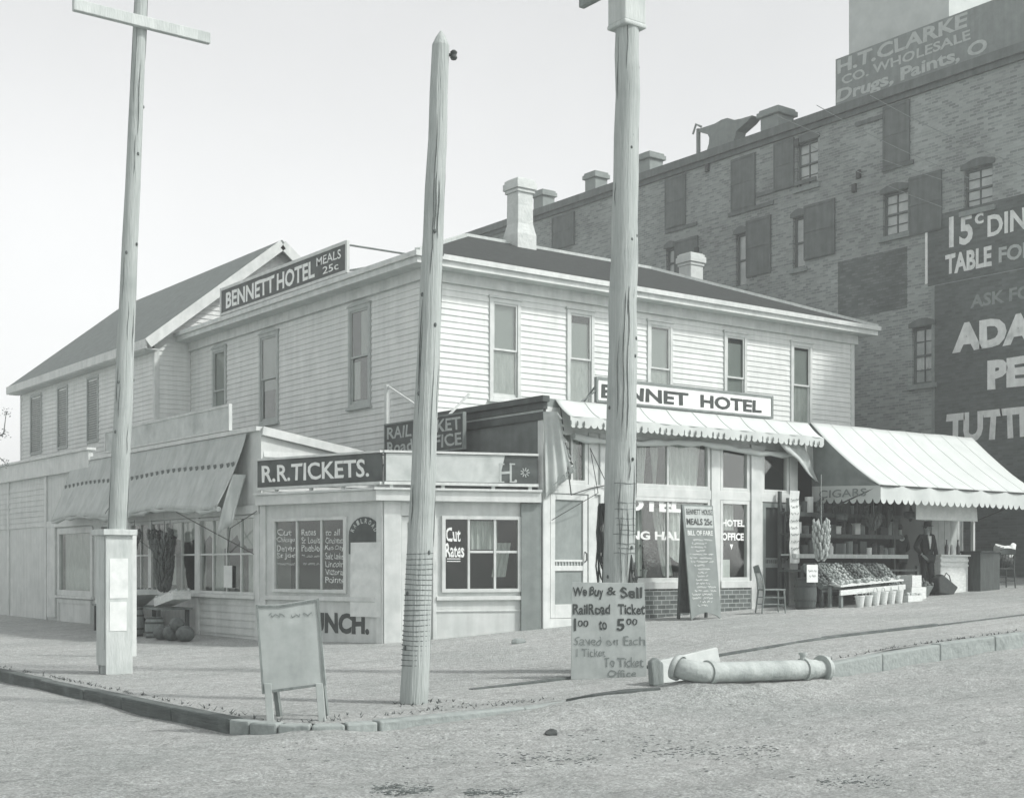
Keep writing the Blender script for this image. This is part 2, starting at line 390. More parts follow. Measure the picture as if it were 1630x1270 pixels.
def sash_window(par, fr, u0, u1, z0, z1, blind=(0, 1), casing='casing', lab=None, head=False, slope=0, blind_m='blind', curtain=None):
    """a double-hung window standing proud of the boards: window > sash, pane, blind, dark_room"""
    if u0 > u1: u0, u1 = u1, u0
    mb = MB(); cw = .085
    frame4(mb, fr, u0, u1, z0, z1, cw, -.02, .055)
    mb.fb(fr, u0 - .04, u1 + .04, z0 - .05, z0 - .001, -.02, .10)
    if head:
        n = 7; top = [fr.p(u0 - .03 + (u1 - u0 + .06) * i / n, z1 + .03 + .07 * math.sin(math.pi * i / n), -.01) for i in range(n + 1)]
        mb.prism([fr.p(u1 + .03, z1 + .002, -.01), fr.p(u0 - .03, z1 + .002, -.01)] + top, fr.n * .085)
    else: mb.fb(fr, u0 - .03, u1 + .03, z1 + .001, z1 + .05, -.01, .08)
    wn = mb.build('window', casing, par, bevel=.006)
    if lab: wn['label'] = lab
    a, b, c, e = u0 + cw, u1 - cw, z0 + cw, z1 - cw; zm = c + (e - c) * .5
    mb = MB(); frame4(mb, fr, a, b, zm - .02, e, .04, .005, .035); frame4(mb, fr, a, b, c, zm + .02 - .001, .04, -.018, .004, .06); mb.build('sash', casing, wn)
    mb = MB(); mb.face(fr.p(a, zm, .02), fr.p(b, zm, .02), fr.p(b, e, .02), fr.p(a, e, .02)); mb.face(fr.p(a, c, -.008), fr.p(b, c, -.008), fr.p(b, zm, -.008), fr.p(a, zm, -.008)); mb.build('pane', 'glassdark', wn)
    mb = MB(); mb.face(fr.p(a, c, -.028), fr.p(b, c, -.028), fr.p(b, e, -.028), fr.p(a, e, -.028)); mb.build('dark_room', 'room', wn)
    if blind:
        z_lo, z_hi = c + (e - c) * blind[0], c + (e - c) * blind[1]
        mb = MB(); mb.fb(fr, a + .03, b - .03, z_lo, z_hi, -.025, -.02)
        mb.fb(fr, a + .03, b - .03, z_lo - .0, z_lo + .025, -.02, -.014); mb.build('blind', blind_m, wn)
    if curtain:
        for (f0, f1, z_lo, z_hi) in curtain:
            mb = MB(); mb.grid(lambda s, t: fr.p(a + (b - a) * (f0 + (f1 - f0) * s), c + (e - c) * (z_lo + (z_hi - z_lo) * t), -.0165 + .003 * math.sin(s * 20)), 12, 2); mb.build('curtain', 'curtain', wn)
    return wn
def shop_pane(par, name, fr, u0, u1, z0, z1, mull=(), bars=(), fw=.07, m='trim', glass='glass', d=.0):
    """show window > sash bars, pane (glass is real: the shop behind it can be seen)"""
    if u0 > u1: u0, u1 = u1, u0
    mb = MB(); frame4(mb, fr, u0, u1, z0, z1, fw, d - .04, d + .045)
    for q in mull: mb.fb(fr, q - .02, q + .02, z0 + fw, z1 - fw, d - .03, d + .03)
    xs = [u0 + fw] + [x for q in sorted(mull) for x in (q - .02, q + .02)] + [u1 - fw]
    for q in bars:
        for a, b in zip(xs[0::2], xs[1::2]): mb.fb(fr, a, b, q - .018, q + .018, d - .028, d + .028)
    wn = mb.build(name, m, par, bevel=.005)
    mb = MB(); mb.face(fr.p(u0 + fw, z0 + fw, d), fr.p(u1 - fw, z0 + fw, d), fr.p(u1 - fw, z1 - fw, d), fr.p(u0 + fw, z1 - fw, d)); mb.build('pane', glass, wn)
    return wn

# ================================================================== GROUND
def mound(x, y):                                       # earth heaped up at the crossing in front of the leaning signboard
    return math.exp(-((x + 5.0) / 1.5) ** 2 - ((y + 11.75) / .75) ** 2) * .15 + .085 * math.exp(-((x + 8.75) / .65) ** 2 - ((y + 11.35) / .65) ** 2) + math.exp(-(max(0, abs(x + 3.1) - .9) / .5) ** 2 - ((y + 11.85) / .45) ** 2) * .12
KX, KY = -8.9, -11.3
def street_z(x, y):
    z = g(x) - .14 - .07 * min(1, max(0, (x + 3.2) / 3))
    z += .05 * noise.noise((x * .35, y * .5, 0)) + .03 * noise.noise((x * 1.3, y * 1.9, 3)) + .022 * noise.noise((x * 3.2, y * 4, 7))
    for yr, dp in ((-13.4, .03), (-15.0, .035), (-16.6, .03)):
        z -= dp * math.exp(-((y - yr - .12 * math.sin(x * .4)) / .22) ** 2)
    if y < KY + 1 and x < -2: z += .085 * math.exp(-((y + 11.5) / .8) ** 2) * min(1, max(0, (x + 8.8) / 1.2)) * min(1, max(0, (-2.6 - x) / 1.5))
    return z + mound(x, y)
def lin(a, b, st):
    n = max(1, round((b - a) / st)); return [a + (b - a) * i / n for i in range(n)]
xs = lin(-400, -60, 60) + lin(-60, -20, 5) + lin(-20, -2, .13) + lin(-2, 10, .3) + lin(10, 40, 3) + lin(40, 600, 80) + [600]
ys = lin(-400, -60, 60) + lin(-60, -23, 4) + lin(-23, -10.5, .11) + lin(-10.5, 30, 1.2) + lin(30, 80, 10) + lin(80, 900, 100) + [900]
mb = MB(); k = len(ys)
for x in xs:
    for y in ys: mb.v.append(V((x, y, street_z(x, y) if -60 < x < 60 and -60 < y < 80 else g(x) - .2)))
for i in range(len(xs) - 1):
    for j in range(k - 1): a = i * k + j; mb.f.append((a, a + k, a + k + 1, a + 1))
kind(mb.build('street', 'dirt', smooth=True), 'structure')
KX, KY = -8.9, -11.3
KR = .9
def corner(x, y, z):                                    # the pavement's corner is rounded off
    a, b = KX + KR - x, KY + KR - y
    if a > 0 and b > 0:
        q = math.hypot(a, b); lim = KR - .01
        if q > lim: return V((KX + KR - a / q * lim, KY + KR - b / q * lim, z))
    return V((x, y, z))
xs = lin(KX, KX + 1.05, .15) + lin(KX + 1.05, 0, .35) + lin(0, 24, 1) + [24, 60]; ys = lin(KY, KY + 1.05, .15) + lin(KY + 1.05, 2, .35) + lin(2, 40, 2) + [40]
mb = MB(); k = len(ys)
for x in xs:
    for y in ys: mb.v.append(corner(x, y, g(x) + (.012 * noise.noise((x * .8, y * .8, 2)) if x > KX + .3 and y > KY + .3 else -.004)))
for i in range(len(xs) - 1):
    for j in range(k - 1): a = i * k + j; mb.f.append((a, a + k, a + k + 1, a + 1))
kind(mb.build('pavement', 'pave', smooth=True), 'structure')
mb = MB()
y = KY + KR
while y < 40:                                           # kerb stones, left street: shade on their face put into the dark colour
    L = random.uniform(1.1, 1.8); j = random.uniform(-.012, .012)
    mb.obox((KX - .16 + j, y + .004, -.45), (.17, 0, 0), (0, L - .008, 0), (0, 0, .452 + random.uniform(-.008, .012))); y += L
kind(mb.build('kerb', 'tar_shade', bevel=.02), 'structure')
mb = MB()
for i in range(5):                                      # curved corner stones
    a0, a1 = math.pi + (math.pi / 2) * i / 5 + .008, math.pi + (math.pi / 2) * (i + 1) / 5 - .008; pr_ = [V((KX + KR + q * math.cos(a), KY + KR + q * math.sin(a), -.45)) for q, a in [(KR + .16, a0), (KR + .16, (a0 + a1) / 2), (KR + .16, a1), (KR - .012, a1), (KR - .012, a0)]]
    mb.prism(pr_, (0, 0, .452 + random.uniform(-.006, .008)))
x = KX + KR
while x < 26:                                           # kerb stones, right street
    L = random.uniform(1.1, 1.8); j = random.uniform(-.012, .012); z0, z1 = g(x), g(x + L)
    mb.obox((x + .012, KY - .16 + j, z0 - .5), (L - .01, 0, z1 - z0), (0, .17, 0), (0, 0, .502 + random.uniform(-.006, .012))); x += L
kind(mb.build('kerb', 'stone', bevel=.02), 'structure')

# ================================================================== HOTEL
FRt = Fr((0, 0, 0), (1, 0, 0), (0, -1, 0)); FLf = Fr((0, 0, 0), (0, 1, 0), (-1, 0, 0)); FS = Fr((0, -3.85, 0), (1, 0, 0), (0, -1, 0))
HL, HD, HE = 13.15, 11.3, 7.4
hotel = thing('hotel', (6, 4, 0), 'two-storey white clapboard corner hotel with dark low hipped roof and dining hall front', 'hotel')
rwin = [(779, 826), (902, 943), (1030, 1068), (1152, 1186), (1258, 1290)]
RW = [(FRt.U(a) - .02, FRt.U(b) + .02, 4.92, 7.02) for a, b in rwin]
lwin = [(340, 362), (415, 445), (557, 592)]
LW = [(FLf.U(b), FLf.U(a), 4.88, 7.05) for a, b in lwin]
LW.append((2.0, 2.85, 2.45, 3.55))                     # ground-floor window half hidden by the ticket office
mb = MB(); clapboards(mb, FRt, .1, HL - .1, 4.3, HE, RW); clapboards(mb, FLf, .1, HD, .3, HE, LW)
mb.box(.06, HL, .06, HD, .2, HE); mb.build('wall', 'clap', hotel)
mb = MB(); mb.box(-.04, .1, -.04, .1, .2, HE); mb.box(HL - .1, HL + .03, -.04, .1, 4.3, HE); mb.build('corner_board', 'trim', hotel, bevel=.006)
for i, (a, b, c, e) in enumerate(RW):
    bl = [(.0, .98), (.02, .9), (.0, .96), (.0, .92), (.0, .95)][i]
    sash_window(hotel, FRt, a, b, c, e, bl, 'trim', curtain=[(.03, .97, .02, .49)] if i != 3 else None)
for i, (a, b, c, e) in enumerate(LW[:3]):
    sash_window(hotel, FLf, a, b, c, e, [(.0, 1), (.36, 1), None][i], 'casing', head=True, curtain=[None, None, [(.12, .5, .52, .98), (.55, .95, .05, .45)]][i])
sash_window(hotel, FLf, *LW[3], (.2, 1), 'casing', head=True)
# roof: truncated hip with a deck
OH = .45; ez0, ez1, dz, ins = 7.28, 7.62, 9.2, 3.35
mb = MB()
for (a, b) in (((-OH, -OH), (HL + OH, -OH)), ((HL + OH, -OH), (HL + OH, HD)), ((-OH, HD), (-OH, -OH))): pass
E = [V((-OH, -OH, ez1)), V((HL + OH, -OH, ez1)), V((HL + OH, HD, ez1)), V((-OH, HD, ez1))]
D = [V((ins, ins, dz)), V((HL - ins - .6, ins, dz)), V((HL - ins - .6, HD, dz)), V((ins, HD, dz))]
mb.face(E[0], E[1], D[1], D[0]); mb.face(E[1], E[2], D[2], D[1]); mb.face(E[3], E[0], D[0], D[3]); mb.face(*D); mb.face(E[2], E[3], D[3], D[2]); mb.face(*[p - UP * .02 for p in E])
roof = mb.build('roof', 'roofdark', hotel)
mb = MB()                                               # fascia, soffit, frieze: stepped cornice
for d0, d1, z0, z1 in ((0, OH, 7.40, 7.43), (OH - .04, OH, 7.43, 7.60), (OH, OH + .06, 7.52, 7.625), (.03, .10, 7.18, 7.40)):
    mb.obox((-d1, -d1, z0), (HL + 2 * d1, 0, 0), (0, d1 - d0, 0), (0, 0, z1 - z0)); mb.obox((-d1, -d0, z0), (d1 - d0, 0, 0), (0, HD + d0, 0), (0, 0, z1 - z0))
    mb.obox((HL + d0, -d0, z0), (d1 - d0, 0, 0), (0, HD, 0), (0, 0, z1 - z0))
mb.build('cornice', 'trim', hotel)
mb = MB()                                               # pale ridge boards round the deck and down the hip
for a, b in ((D[0], D[1]), (D[0], D[3]), (D[0], E[0]), (D[1], E[1])): mb.beam(a + UP * .02, b + UP * .02, .1, .07)
mb.build('ridge_board', 'palewood', hotel)
def chimney(par, x, y, z0, z1, s, flare=True):
    mb = MB(); h = s / 2
    if flare:
        prof = [(h * 1.22, z0 - .3), (h * 1.22, z0 + .35), (h * .98, z0 + .62), (h * .95, z1 - .34)]
        for (a, za), (b, zb) in zip(prof, prof[1:]):
            A = [V((x - a, y - a, za)), V((x + a, y - a, za)), V((x + a, y + a, za)), V((x - a, y + a, za))]; B = [V((x - b, y - b, zb)), V((x + b, y - b, zb)), V((x + b, y + b, zb)), V((x - b, y + b, zb))]
            for i in range(4): mb.face(A[i], A[(i + 1) % 4], B[(i + 1) % 4], B[i])
    else: mb.box(x - h, x + h, y - h, y + h, z0 - .4, z1 - .3)
    for q, a, b in ((1.12, -.34, -.26), (1.27, -.26, -.10), (1.15, -.10, -.03), (1.0, -.03, .0)): mb.box(x - h * q, x + h * q, y - h * q, y + h * q, z1 + a, z1 + b)
    return mb.build('chimney', 'chimney', par, bevel=.02)
chimney(roof, 4.9, 3.3, 9.05, 10.75, .47)
chimney(roof, 10.9, 3.6, 8.5, 9.86, .46, False)
# one-storey dining-hall front running along the right street
XE = 12.6
mb = MB(); mb.box(-.02, XE, -3.88, -.03, 4.3, 4.45); mb.build('front_roof', 'greypaint', hotel)
mb = MB()
for d0, d1, z0, z1, in ((.0, .16, 4.36, 4.47), (.0, .10, 4.24, 4.36), (0, .06, 4.06, 4.24)):
    mb.box(-d1 - .03, -.03, -3.9 - d1, -.04, z0, z1)
mb.build('side_cornice', 'signdark', hotel, bevel=.01)
mb = MB(); mb.box(-.10, -.065, -3.95, -.05, 4.20, 4.245); mb.build('cornice_moulding', 'casing', hotel)
n = 100; mb = MB()
for i in range(n * 2):
    y0, y1 = -3.8 + 3.74 * i / (2 * n), -3.8 + 3.74 * (i + 1) / (2 * n); d = [(.0, .018), (.018, 0)][i % 2]
    mb.face((-.03 - d[0], y0, .3), (-.03 - d[1], y1, .3), (-.03 - d[1], y1, 4.08), (-.03 - d[0], y0, 4.08))
mb.build('corrugated_wall', 'iron', hotel)
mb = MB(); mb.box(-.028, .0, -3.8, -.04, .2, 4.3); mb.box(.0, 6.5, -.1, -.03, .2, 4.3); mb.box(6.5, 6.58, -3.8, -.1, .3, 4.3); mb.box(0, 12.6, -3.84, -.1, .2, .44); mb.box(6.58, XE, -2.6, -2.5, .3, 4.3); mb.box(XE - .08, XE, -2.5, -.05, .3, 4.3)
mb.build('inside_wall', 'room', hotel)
def gz(x): return g(x) - .15
mb = MB()
mb.fb(FS, -.06, .10, gz(0), 4.3, -.1, .06)
mb.fb(FS, 1.0, 1.14, gz(1), 3.9, -.08, .04); mb.fb(FS, 1.28, 1.44, gz(1), 3.9, -.08, .04)
mb.fb(FS, 4.10, 4.34, gz(4), 3.9, -.08, .06); mb.fb(FS, 5.2, 5.52, gz(5), 3.9, -.08, .08); mb.fb(FS, 6.36, 6.6, gz(6), 3.9, -.08, .05)
for a, b in ((.10, 1.0), (1.14, 1.28), (1.44, 4.10), (4.34, 5.2), (5.52, 6.36)): mb.fb(FS, a, b, 2.78, 2.96, -.06, .05)
mb.fb(FS, .10, 6.6, 3.9, 4.3, -.08, .035); mb.fb(FS, 1.44, 4.10, 1.06, 1.2, -.1, .09); mb.fb(FS, 4.34, 5.2, 1.06, 1.2, -.1, .09); mb.fb(FS, .1, 1.0, gz(0), .56, -.1, .05); mb.fb(FS, 1.14, 1.28, gz(1), 3.9, -.1, .0)

mb.build('front_frame', 'trim', hotel, bevel=.008)
mb = MB(); mb.fb(FS, 1.44, 4.10, gz(1), 1.06, -.1, .06); mb.fb(FS, 4.34, 5.2, gz(4), 1.06, -.1, .06); mb.build('brick_base', 'brickbase', hotel)
def screen_door(u0, u1, z0, z1, m, sm, handle=True, rails=True):
    mb = MB(); frame4(mb, FS, u0, u1, z0, z1, .10, -.03, .03, .24); zm = z0 + (z1 - z0) * .43
    if rails: mb.fb(FS, u0 + .1, u1 - .1, zm - .11, zm - .02, -.025, .025); mb.fb(FS, u0 + .1, u1 - .1, zm + .05, zm + .09, -.025, .025)
    d = mb.build('screen_door', m, hotel, bevel=.006)
    mb = MB(); mb.face(FS.p(u0 + .1, z0 + .2, 0), FS.p(u1 - .1, z0 + .2, 0), FS.p(u1 - .1, z1 - .1, 0), FS.p(u0 + .1, z1 - .1, 0)); mb.build('screen', sm, d)
    if rails:
        mb = MB()
        for i in range(9): q = u0 + .15 + (u1 - u0 - .3) * i / 8; mb.tube([FS.p(q, zm - .03, .01), FS.p(q, zm + .06, .01)], .012, 6)
        mb.build('spindles', m, d)
    if handle:
        mb = MB(); mb.tube([FS.p(u1 - .06, zm + .05, .03), FS.p(u1 - .06, zm + .08, .08), FS.p(u1 - .06, zm + .2, .08), FS.p(u1 - .06, zm + .23, .03)], .012, 6); mb.build('handle', 'black_iron', d)
    return d
screen_door(.13, .98, .57, 2.77, 'trim', 'screen'); 
screen_door(5.56, 6.34, .66, 2.77, 'greypaint', 'room')
w1 = shop_pane(hotel, 'show_window', FS, 1.46, 4.08, 1.2, 2.78, (2.97,))
w2 = shop_pane(hotel, 'show_window', FS, 4.36, 5.18, 1.2, 2.78)
for a, b, mu in ((.12, .98, (.62,)), (1.46, 4.08, (2.1, 2.97)), (4.36, 5.18, ()), (5.54, 6.34, ())): shop_pane(hotel, 'transom_window', FS, a, b, 2.96, 3.9, mu)
mb = MB(); px_text(mb, 'HOTEL', FS, 963, 1088, 792, 814, .006, bold=.05); px_text(mb, 'DINING HALL', FS, 955, 1094, 845, 859, .006, bold=.04); mb.build('lettering', 'white', w1)
mb = MB(); px_text(mb, 'HOTEL', FS, 1149, 1185, 827, 838, .006, bold=.04); px_text(mb, 'OFFICE', FS, 1149, 1184, 848, 860, .006, bold=.04)
u, z = FS.at(1164, 866); mb.face(FS.p(u - .05, z, .006), FS.p(u + .05, z, .006), FS.p(u, z - .11, .006)); mb.build('lettering', 'white', w2)
# curtains and cards inside the panes
for (a, b, c, e, tz) in ((2.2, 2.6, 3.0, 3.88, .5), (2.65, 2.9, 3.0, 3.88, .2), (3.05, 4.0, 3.0, 3.88, .8)):
    MB().grid(lambda s, t, a=a, b=b, c=c, e=e, tz=tz: FS.p(a + (b - a) * (s * (tz + (1 - tz) * t) + (1 - tz) * (1 - t) * .5), c + (e - c) * t, -.14 + .02 * math.sin(s * 30)), 24, 4).build('curtain', 'curtain', hotel)
MB().grid(lambda s, t: FS.p(3.05 + 1.0 * s, 1.75 + .95 * t - .55 * s * (1 - t), -.16 + .02 * math.sin(s * 40)), 30, 4).build('curtain', 'curtain', hotel)
MB().grid(lambda s, t: FS.p(2.18 + .3 * s, 1.3 + 1.4 * t, -.18 + .02 * math.sin(s * 20)), 12, 4).build('curtain', 'curtain', hotel)
MB().grid(lambda s, t: FS.p(2.75 + .25 * s + .3 * (1 - t), 1.3 + 1.3 * t, -.2 + .02 * math.sin(s * 20)), 12, 4).build('curtain', 'curtain', hotel)
MB().grid(lambda s, t: FS.p(.2 + .75 * s, 3.02 + .85 * t, -.16 + .02 * math.sin(s * 30)), 16, 3).build('curtain', 'curtain', hotel)
MB().grid(lambda s, t: FS.p(4.5 + .45 * s, 2.2 + .5 * t, -.16 + .02 * math.sin(s * 30)), 16, 3).build('curtain', 'curtain', hotel)
mb = MB(); mb.fb(FS, 4.42, 4.72, 1.24, 1.62, -.06, -.055); mb.build('window_card', 'paper', hotel)

# ------------------------------------------------------------------ REAR WING (house)
wing = thing('house', (2, 17, 0), 'long white gabled house with grey roof behind the fruit shop', 'house')
WX, WY0, WY1, RX, RZ, EZ = -1.0, 11.3, 22.6, 2.5, 10.35, 7.55
FWg = Fr((WX, 0, 0), (0, 1, 0), (-1, 0, 0)); FWs = Fr((WX, WY0, 0), (1, 0, 0), (0, -1, 0))
WW = [(FWg.U(b), FWg.U(a), 5.05, 6.95) for a, b in ((50, 68), (93, 109), (140, 158))]
mb = MB(); clapboards(mb, FWg, WY0 + .1, WY1, .5, EZ - .1, WW); clapboards(mb, FWs, .1, .97, .5, EZ - .2)
zz = EZ - .2
while zz < RZ - .2:                                     # boards of the near gable
    f_ = (zz - EZ + .2) / (RZ - EZ + .2); clapboards(mb, FWs, .0 + (RX - WX) * f_, 2 * (RX - WX) - (RX - WX) * f_, zz, zz + .125); zz += .125
mb.prism([(WX, WY0, .2), (2 * RX - WX, WY0, .2), (2 * RX - WX, WY0, EZ - .1), (RX, WY0, RZ - .15), (WX, WY0, EZ - .1)], (0, WY1 - WY0, 0))
mb.build('wall', 'clap', wing)
mb = MB(); mb.box(WX - .035, WX + .1, WY0 - .035, WY0 + .1, .3, EZ - .1); mb.box(WX - .035, WX + .1, WY1 - .1, WY1 + .03, .3, EZ - .1); mb.build('corner_board', 'trim', wing)
sl = (RZ - EZ) / (RX - WX); ov = .35
Le, Re = V((WX - ov, 0, EZ - sl * ov)), V((2 * RX - WX + ov, 0, EZ - sl * ov)); Rg = V((RX, 0, RZ))
mb = MB(); Y0, Y1 = V((0, WY0 - .35, 0)), V((0, WY1 + .3, 0))
mb.prism([Le + Y0, Rg + Y0, Re + Y0, Re + Y0 + UP * .1, Rg + Y0 + UP * .1, Le + Y0 + UP * .1], Y1 - Y0); mb.build('roof', 'roofgrey', wing)
mb = MB()
for a, b in ((Le, Rg), (Re, Rg)):
    for yy in (Y0 - V((0, .03, 0)),): mb.beam(a + yy - UP * .04, b + yy - UP * .04, .06, .26, V((0, 1, 0)))
    mb.beam(a + V((0, WY0 - .02, -.14)), b + V((0, WY0 - .02, -.14)), .05, .2, V((0, 1, 0)))
mb.obox(Le + Y0 + V((-.05, .01, -.16)), (.05, 0, 0), Y1 - Y0, (0, 0, .24)); mb.obox((WX - ov, WY0 - .3, EZ - sl * ov - .18), (ov - .03, 0, 0), (0, WY1 - WY0 + .5, 0), (0, 0, .03))
mb.build('rake_board', 'trim', wing)
for a, b, c, e in WW:
    mb = MB(); frame4(mb, FWg, a, b, c, e, .06, -.02, .05); wn = mb.build('window', 'casing', wing)
    mb = MB()
    for i in range(26): z = c + .07 + (e - c - .14) * i / 26; mb.obox(FWg.p(a + .06, z, .0), FWg.u * (b - a - .12), FWg.n * .03 + UP * -.03, UP * .012)
    mb.face(FWg.p(a, c, -.01), FWg.p(b, c, -.01), FWg.p(b, e, -.01), FWg.p(a, e, -.01)); mb.build('shutter', 'greypaint', wn)

# ------------------------------------------------------------------ FRUIT SHOP along the left street
FSh = Fr((-3.5, 0, 0), (0, 1, 0), (-1, 0, 0))
shop = thing('fruit_shop', (-2, 8, 0), 'one-storey white boarded fruit shop on the left street with produce in its windows', 'shop')
SY0, SY1, ST = .12, 24.0, 4.0
sw = [(.42, 2.74), (2.98, 5.28), (5.42, 6.42), (7.0, 8.4), (8.9, 11.3)]
holes = [(.30, 2.80, .95, 2.42), (2.94, 5.32, .95, 2.42), (5.38, 6.46, .95, 2.42), (7.0, 8.4, .1, 2.4), (8.86, 11.34, .75, 2.42)]
mb = MB(); rect_wall(mb, FSh, SY0, SY1, .0, ST, holes, 0, .12)
mb.face((-3.5, SY0, 0), (-.05, SY0, 0), (-.05, SY0, 3.45), (-3.5, SY0, ST))
clapboards(mb, FSh, SY0, 6.9, .05, .9, (), .14); clapboards(mb, FSh, 12.3, SY1, 2.5, 3.6, (), .14)
FE = Fr((-3.5, SY0, 0), (1, 0, 0), (0, -1, 0)); clapboards(mb, FE, .05, 3.4, 2.5, 3.6)
mb.build('wall', 'shoppaint', shop)
mb = MB(); mb.face((-3.5, SY0, ST - .03), (-1.02, SY0, ST - .3), (-1.02, SY1, ST - .3), (-3.5, SY1, ST - .03)); mb.face((-1.02, SY0, ST - .3), (-.03, SY0, 3.5), (-.03, WY0, 3.5), (-1.02, WY0, ST - .3))
mb.build('roof', 'roofgrey', shop)
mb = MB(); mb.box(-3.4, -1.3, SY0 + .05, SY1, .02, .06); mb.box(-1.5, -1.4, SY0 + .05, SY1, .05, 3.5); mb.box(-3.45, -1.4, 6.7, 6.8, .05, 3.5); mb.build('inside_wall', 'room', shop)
mb = MB()
mb.fb(FSh, 8.9, SY1, ST - .22, ST + .22, .0, .12); mb.fb(FSh, 8.85, SY1, ST + .22, ST + .28, -.05, .18)       # broad pale cornice running off to the left
mb.fb(FSh, SY0, 8.85, ST - .02, ST + .06, -.05, .10)
mb.beam((-3.5, SY0 - .05, ST - .02), (-.05, SY0 - .05, 3.42), .06, .16)
mb.fb(FSh, SY0, 12.1, 2.46, 2.62, -.02, .07)                                                                  # board over the windows
mb.fb(FSh, 11.5, 12.1, .2, 2.46, .0, .06); mb.fb(FSh, 12.2, 12.35, .1, ST - .22, 0, .05); mb.fb(FSh, 15.4, 15.55, .1, ST - .22, 0, .04)
mb.fb(FSh, SY0 - .02, .28, .05, 2.46, -.02, .05); mb.fb(FSh, 2.80, 2.94, .05, 2.46, -.02, .05); mb.fb(FSh, 5.32, 5.38, .9, 2.46, -.02, .04); mb.fb(FSh, 6.46, 6.6, .05, 2.46, -.02, .05)
mb.fb(FSh, .28, 6.5, .88, .95, 0, .12); mb.fb(FSh, 8.8, 11.4, .70, .76, 0, .1)
mb.build('trim', 'trim', shop, bevel=.006)
for a, b, mu in ((.30, 2.80, (.92, 1.55, 2.17)), (2.94, 5.32, (3.7, 4.5)), (5.38, 6.46, (5.9,))): shop_pane(shop, 'show_window', FSh, a, b, .95, 2.44, mu, (1.72,), .055)
shop_pane(shop, 'show_window', FSh, 8.86, 11.34, .76, 2.42, (), (), .14)
mb = MB(); mb.fb(FSh, 8.92, 11.28, -.05, .68, .0, .045); frame4(mb, FSh, 8.92, 11.28, -.05, .68, .1, .045, .065); mb.build('panel', 'shoppaint', shop)
mb = MB(); mb.fb(FSh, 7.02, 8.38, .0, 2.4, -.12, -.06); d = mb.build('door', 'greypaint', shop); frame4(mb := MB(), FSh, 7.1, 8.3, 1.0, 2.3, .06, -.06, -.03); mb.build('door_panel', 'shoppaint', d)
mb = MB()                                               # cloth and paper hung inside the glass
MB().grid(lambda s, t: FSh.p(.36 + 2.4 * s, 2.40 - (.30 + .28 * abs(math.sin(s * 6.2 + .5))) * t, -.10 + .02 * math.sin(s * 40)), 60, 3).build('curtain', 'curtain', shop)
MB().grid(lambda s, t: FSh.p(3.0 + 1.4 * s, 2.40 - (.22 + .2 * math.sin(s * 3)) * t, -.10 + .02 * math.sin(s * 40)), 40, 3).build('curtain', 'curtain', shop)
MB().grid(lambda s, t: FSh.p(1.95 + .35 * s, 1.0 + 1.3 * t, -.12 + .02 * math.sin(s * 20)), 10, 3).build('curtain', 'curtain', shop)
MB().grid(lambda s, t: FSh.p(.4 + .45 * s, 1.0 + .75 * t, -.12 + .02 * math.sin(s * 20)), 10, 3).build('curtain', 'curtain', shop)
MB().grid(lambda s, t: FSh.p(4.3 + .3 * s, 1.1 + .6 * t, -.12 + .02 * math.sin(s * 20)), 10, 3).build('curtain', 'curtain', shop)
MB().grid(lambda s, t: FSh.p(9.0 + 2.2 * s, .9 + 1.4 * t, -.14 + .03 * math.sin(s * 40)), 60, 3).build('curtain', 'curtain', shop)
mb = MB(); mb.fb(FSh, 1.27, 1.63, 1.08, 1.5, .035, .045); o = mb.build('paper_notice', 'paper'); tag(o, 'small white paper notice pinned to the fruit shop window', 'notice')

# ------------------------------------------------------------------ TICKET OFFICE (skewed box in the corner)
C_, B_, A_ = V((-2.69, -2.86, 0)), V((-.09, -3.82, 0)), V((-3.5, .10, 0))
FT = Fr(C_, B_ - C_, V((B_ - C_).cross(UP))); FTL = Fr(C_, A_ - C_, V((C_ - A_).cross(UP)))
if FT.n.y > 0: FT.n = -FT.n
if FTL.n.x > 0: FTL.n = -FTL.n
LT, LL = (B_ - C_).length, (A_ - C_).length
office = thing('ticket_office', (-1.6, -1.6, 0), 'small skewed white ticket office in the corner before the hotel, lettered windows', 'ticket office')
TZ = 2.62
tw = (FT.U(703), FT.U(829), 1.04, 2.36); td = (FT.U(640), FT.U(690)); lw = (FTL.U(553), FTL.U(436), 1.02, 2.36); pw = (FTL.U(606), FTL.U(557), 1.0, 2.36)
mb = MB(); rect_wall(mb, FT, 0, LT, -.1, TZ, [tw, (td[0], td[1], .1, 2.35)], 0, .1); rect_wall(mb, FTL, 0, LL, -.1, TZ, [lw], 0, .1)
mb.fb(FT, td[0] - .02, td[1] + .02, -.1, 2.4, -.12, -.1)
mb.build('wall', 'shoppaint', office)
mb = MB(); mb.face(C_ + UP * TZ, B_ + UP * TZ, V((-.06, -.05, TZ)), A_ + UP * TZ); mb.build('roof', 'roofdark', office)
mb = MB()
mb.fb(FT, -.16, LT, TZ - .02, TZ + .16, .0, .16); mb.fb(FT, -.2, LT, TZ + .16, TZ + .20, -.02, .21); mb.fb(FTL, .002, LL, TZ - .02, TZ + .16, .0, .16); mb.fb(FTL, .002, LL, TZ + .16, TZ + .20, -.02, .21)
mb.fb(FT, 0, td[0] - .03, -.1, TZ - .02, 0, .035); mb.fb(FT, tw[0] - .16, tw[0] - .1, -.1, 2.6, 0, .03); mb.fb(FT, tw[0] - .1, tw[1] + .06, .90, .97, 0, .06); mb.fb(FT, tw[0] - .1, tw[1] + .06, .70, .73, 0, .02)
mb.fb(FTL, .0, .14, -.1, TZ - .02, .0, .035); mb.fb(FTL, LL - .14, LL, -.1, TZ - .02, 0, .04); mb.fb(FTL, .15, LL - .15, .88, .96, 0, .06)
mb.build('trim', 'trim', office, bevel=.006)
mb = MB(); mb.fb(FT, LT - .34, LT + .02, .0, TZ - .03, .0, .07); mb.build('end_post', 'greypaint', office)
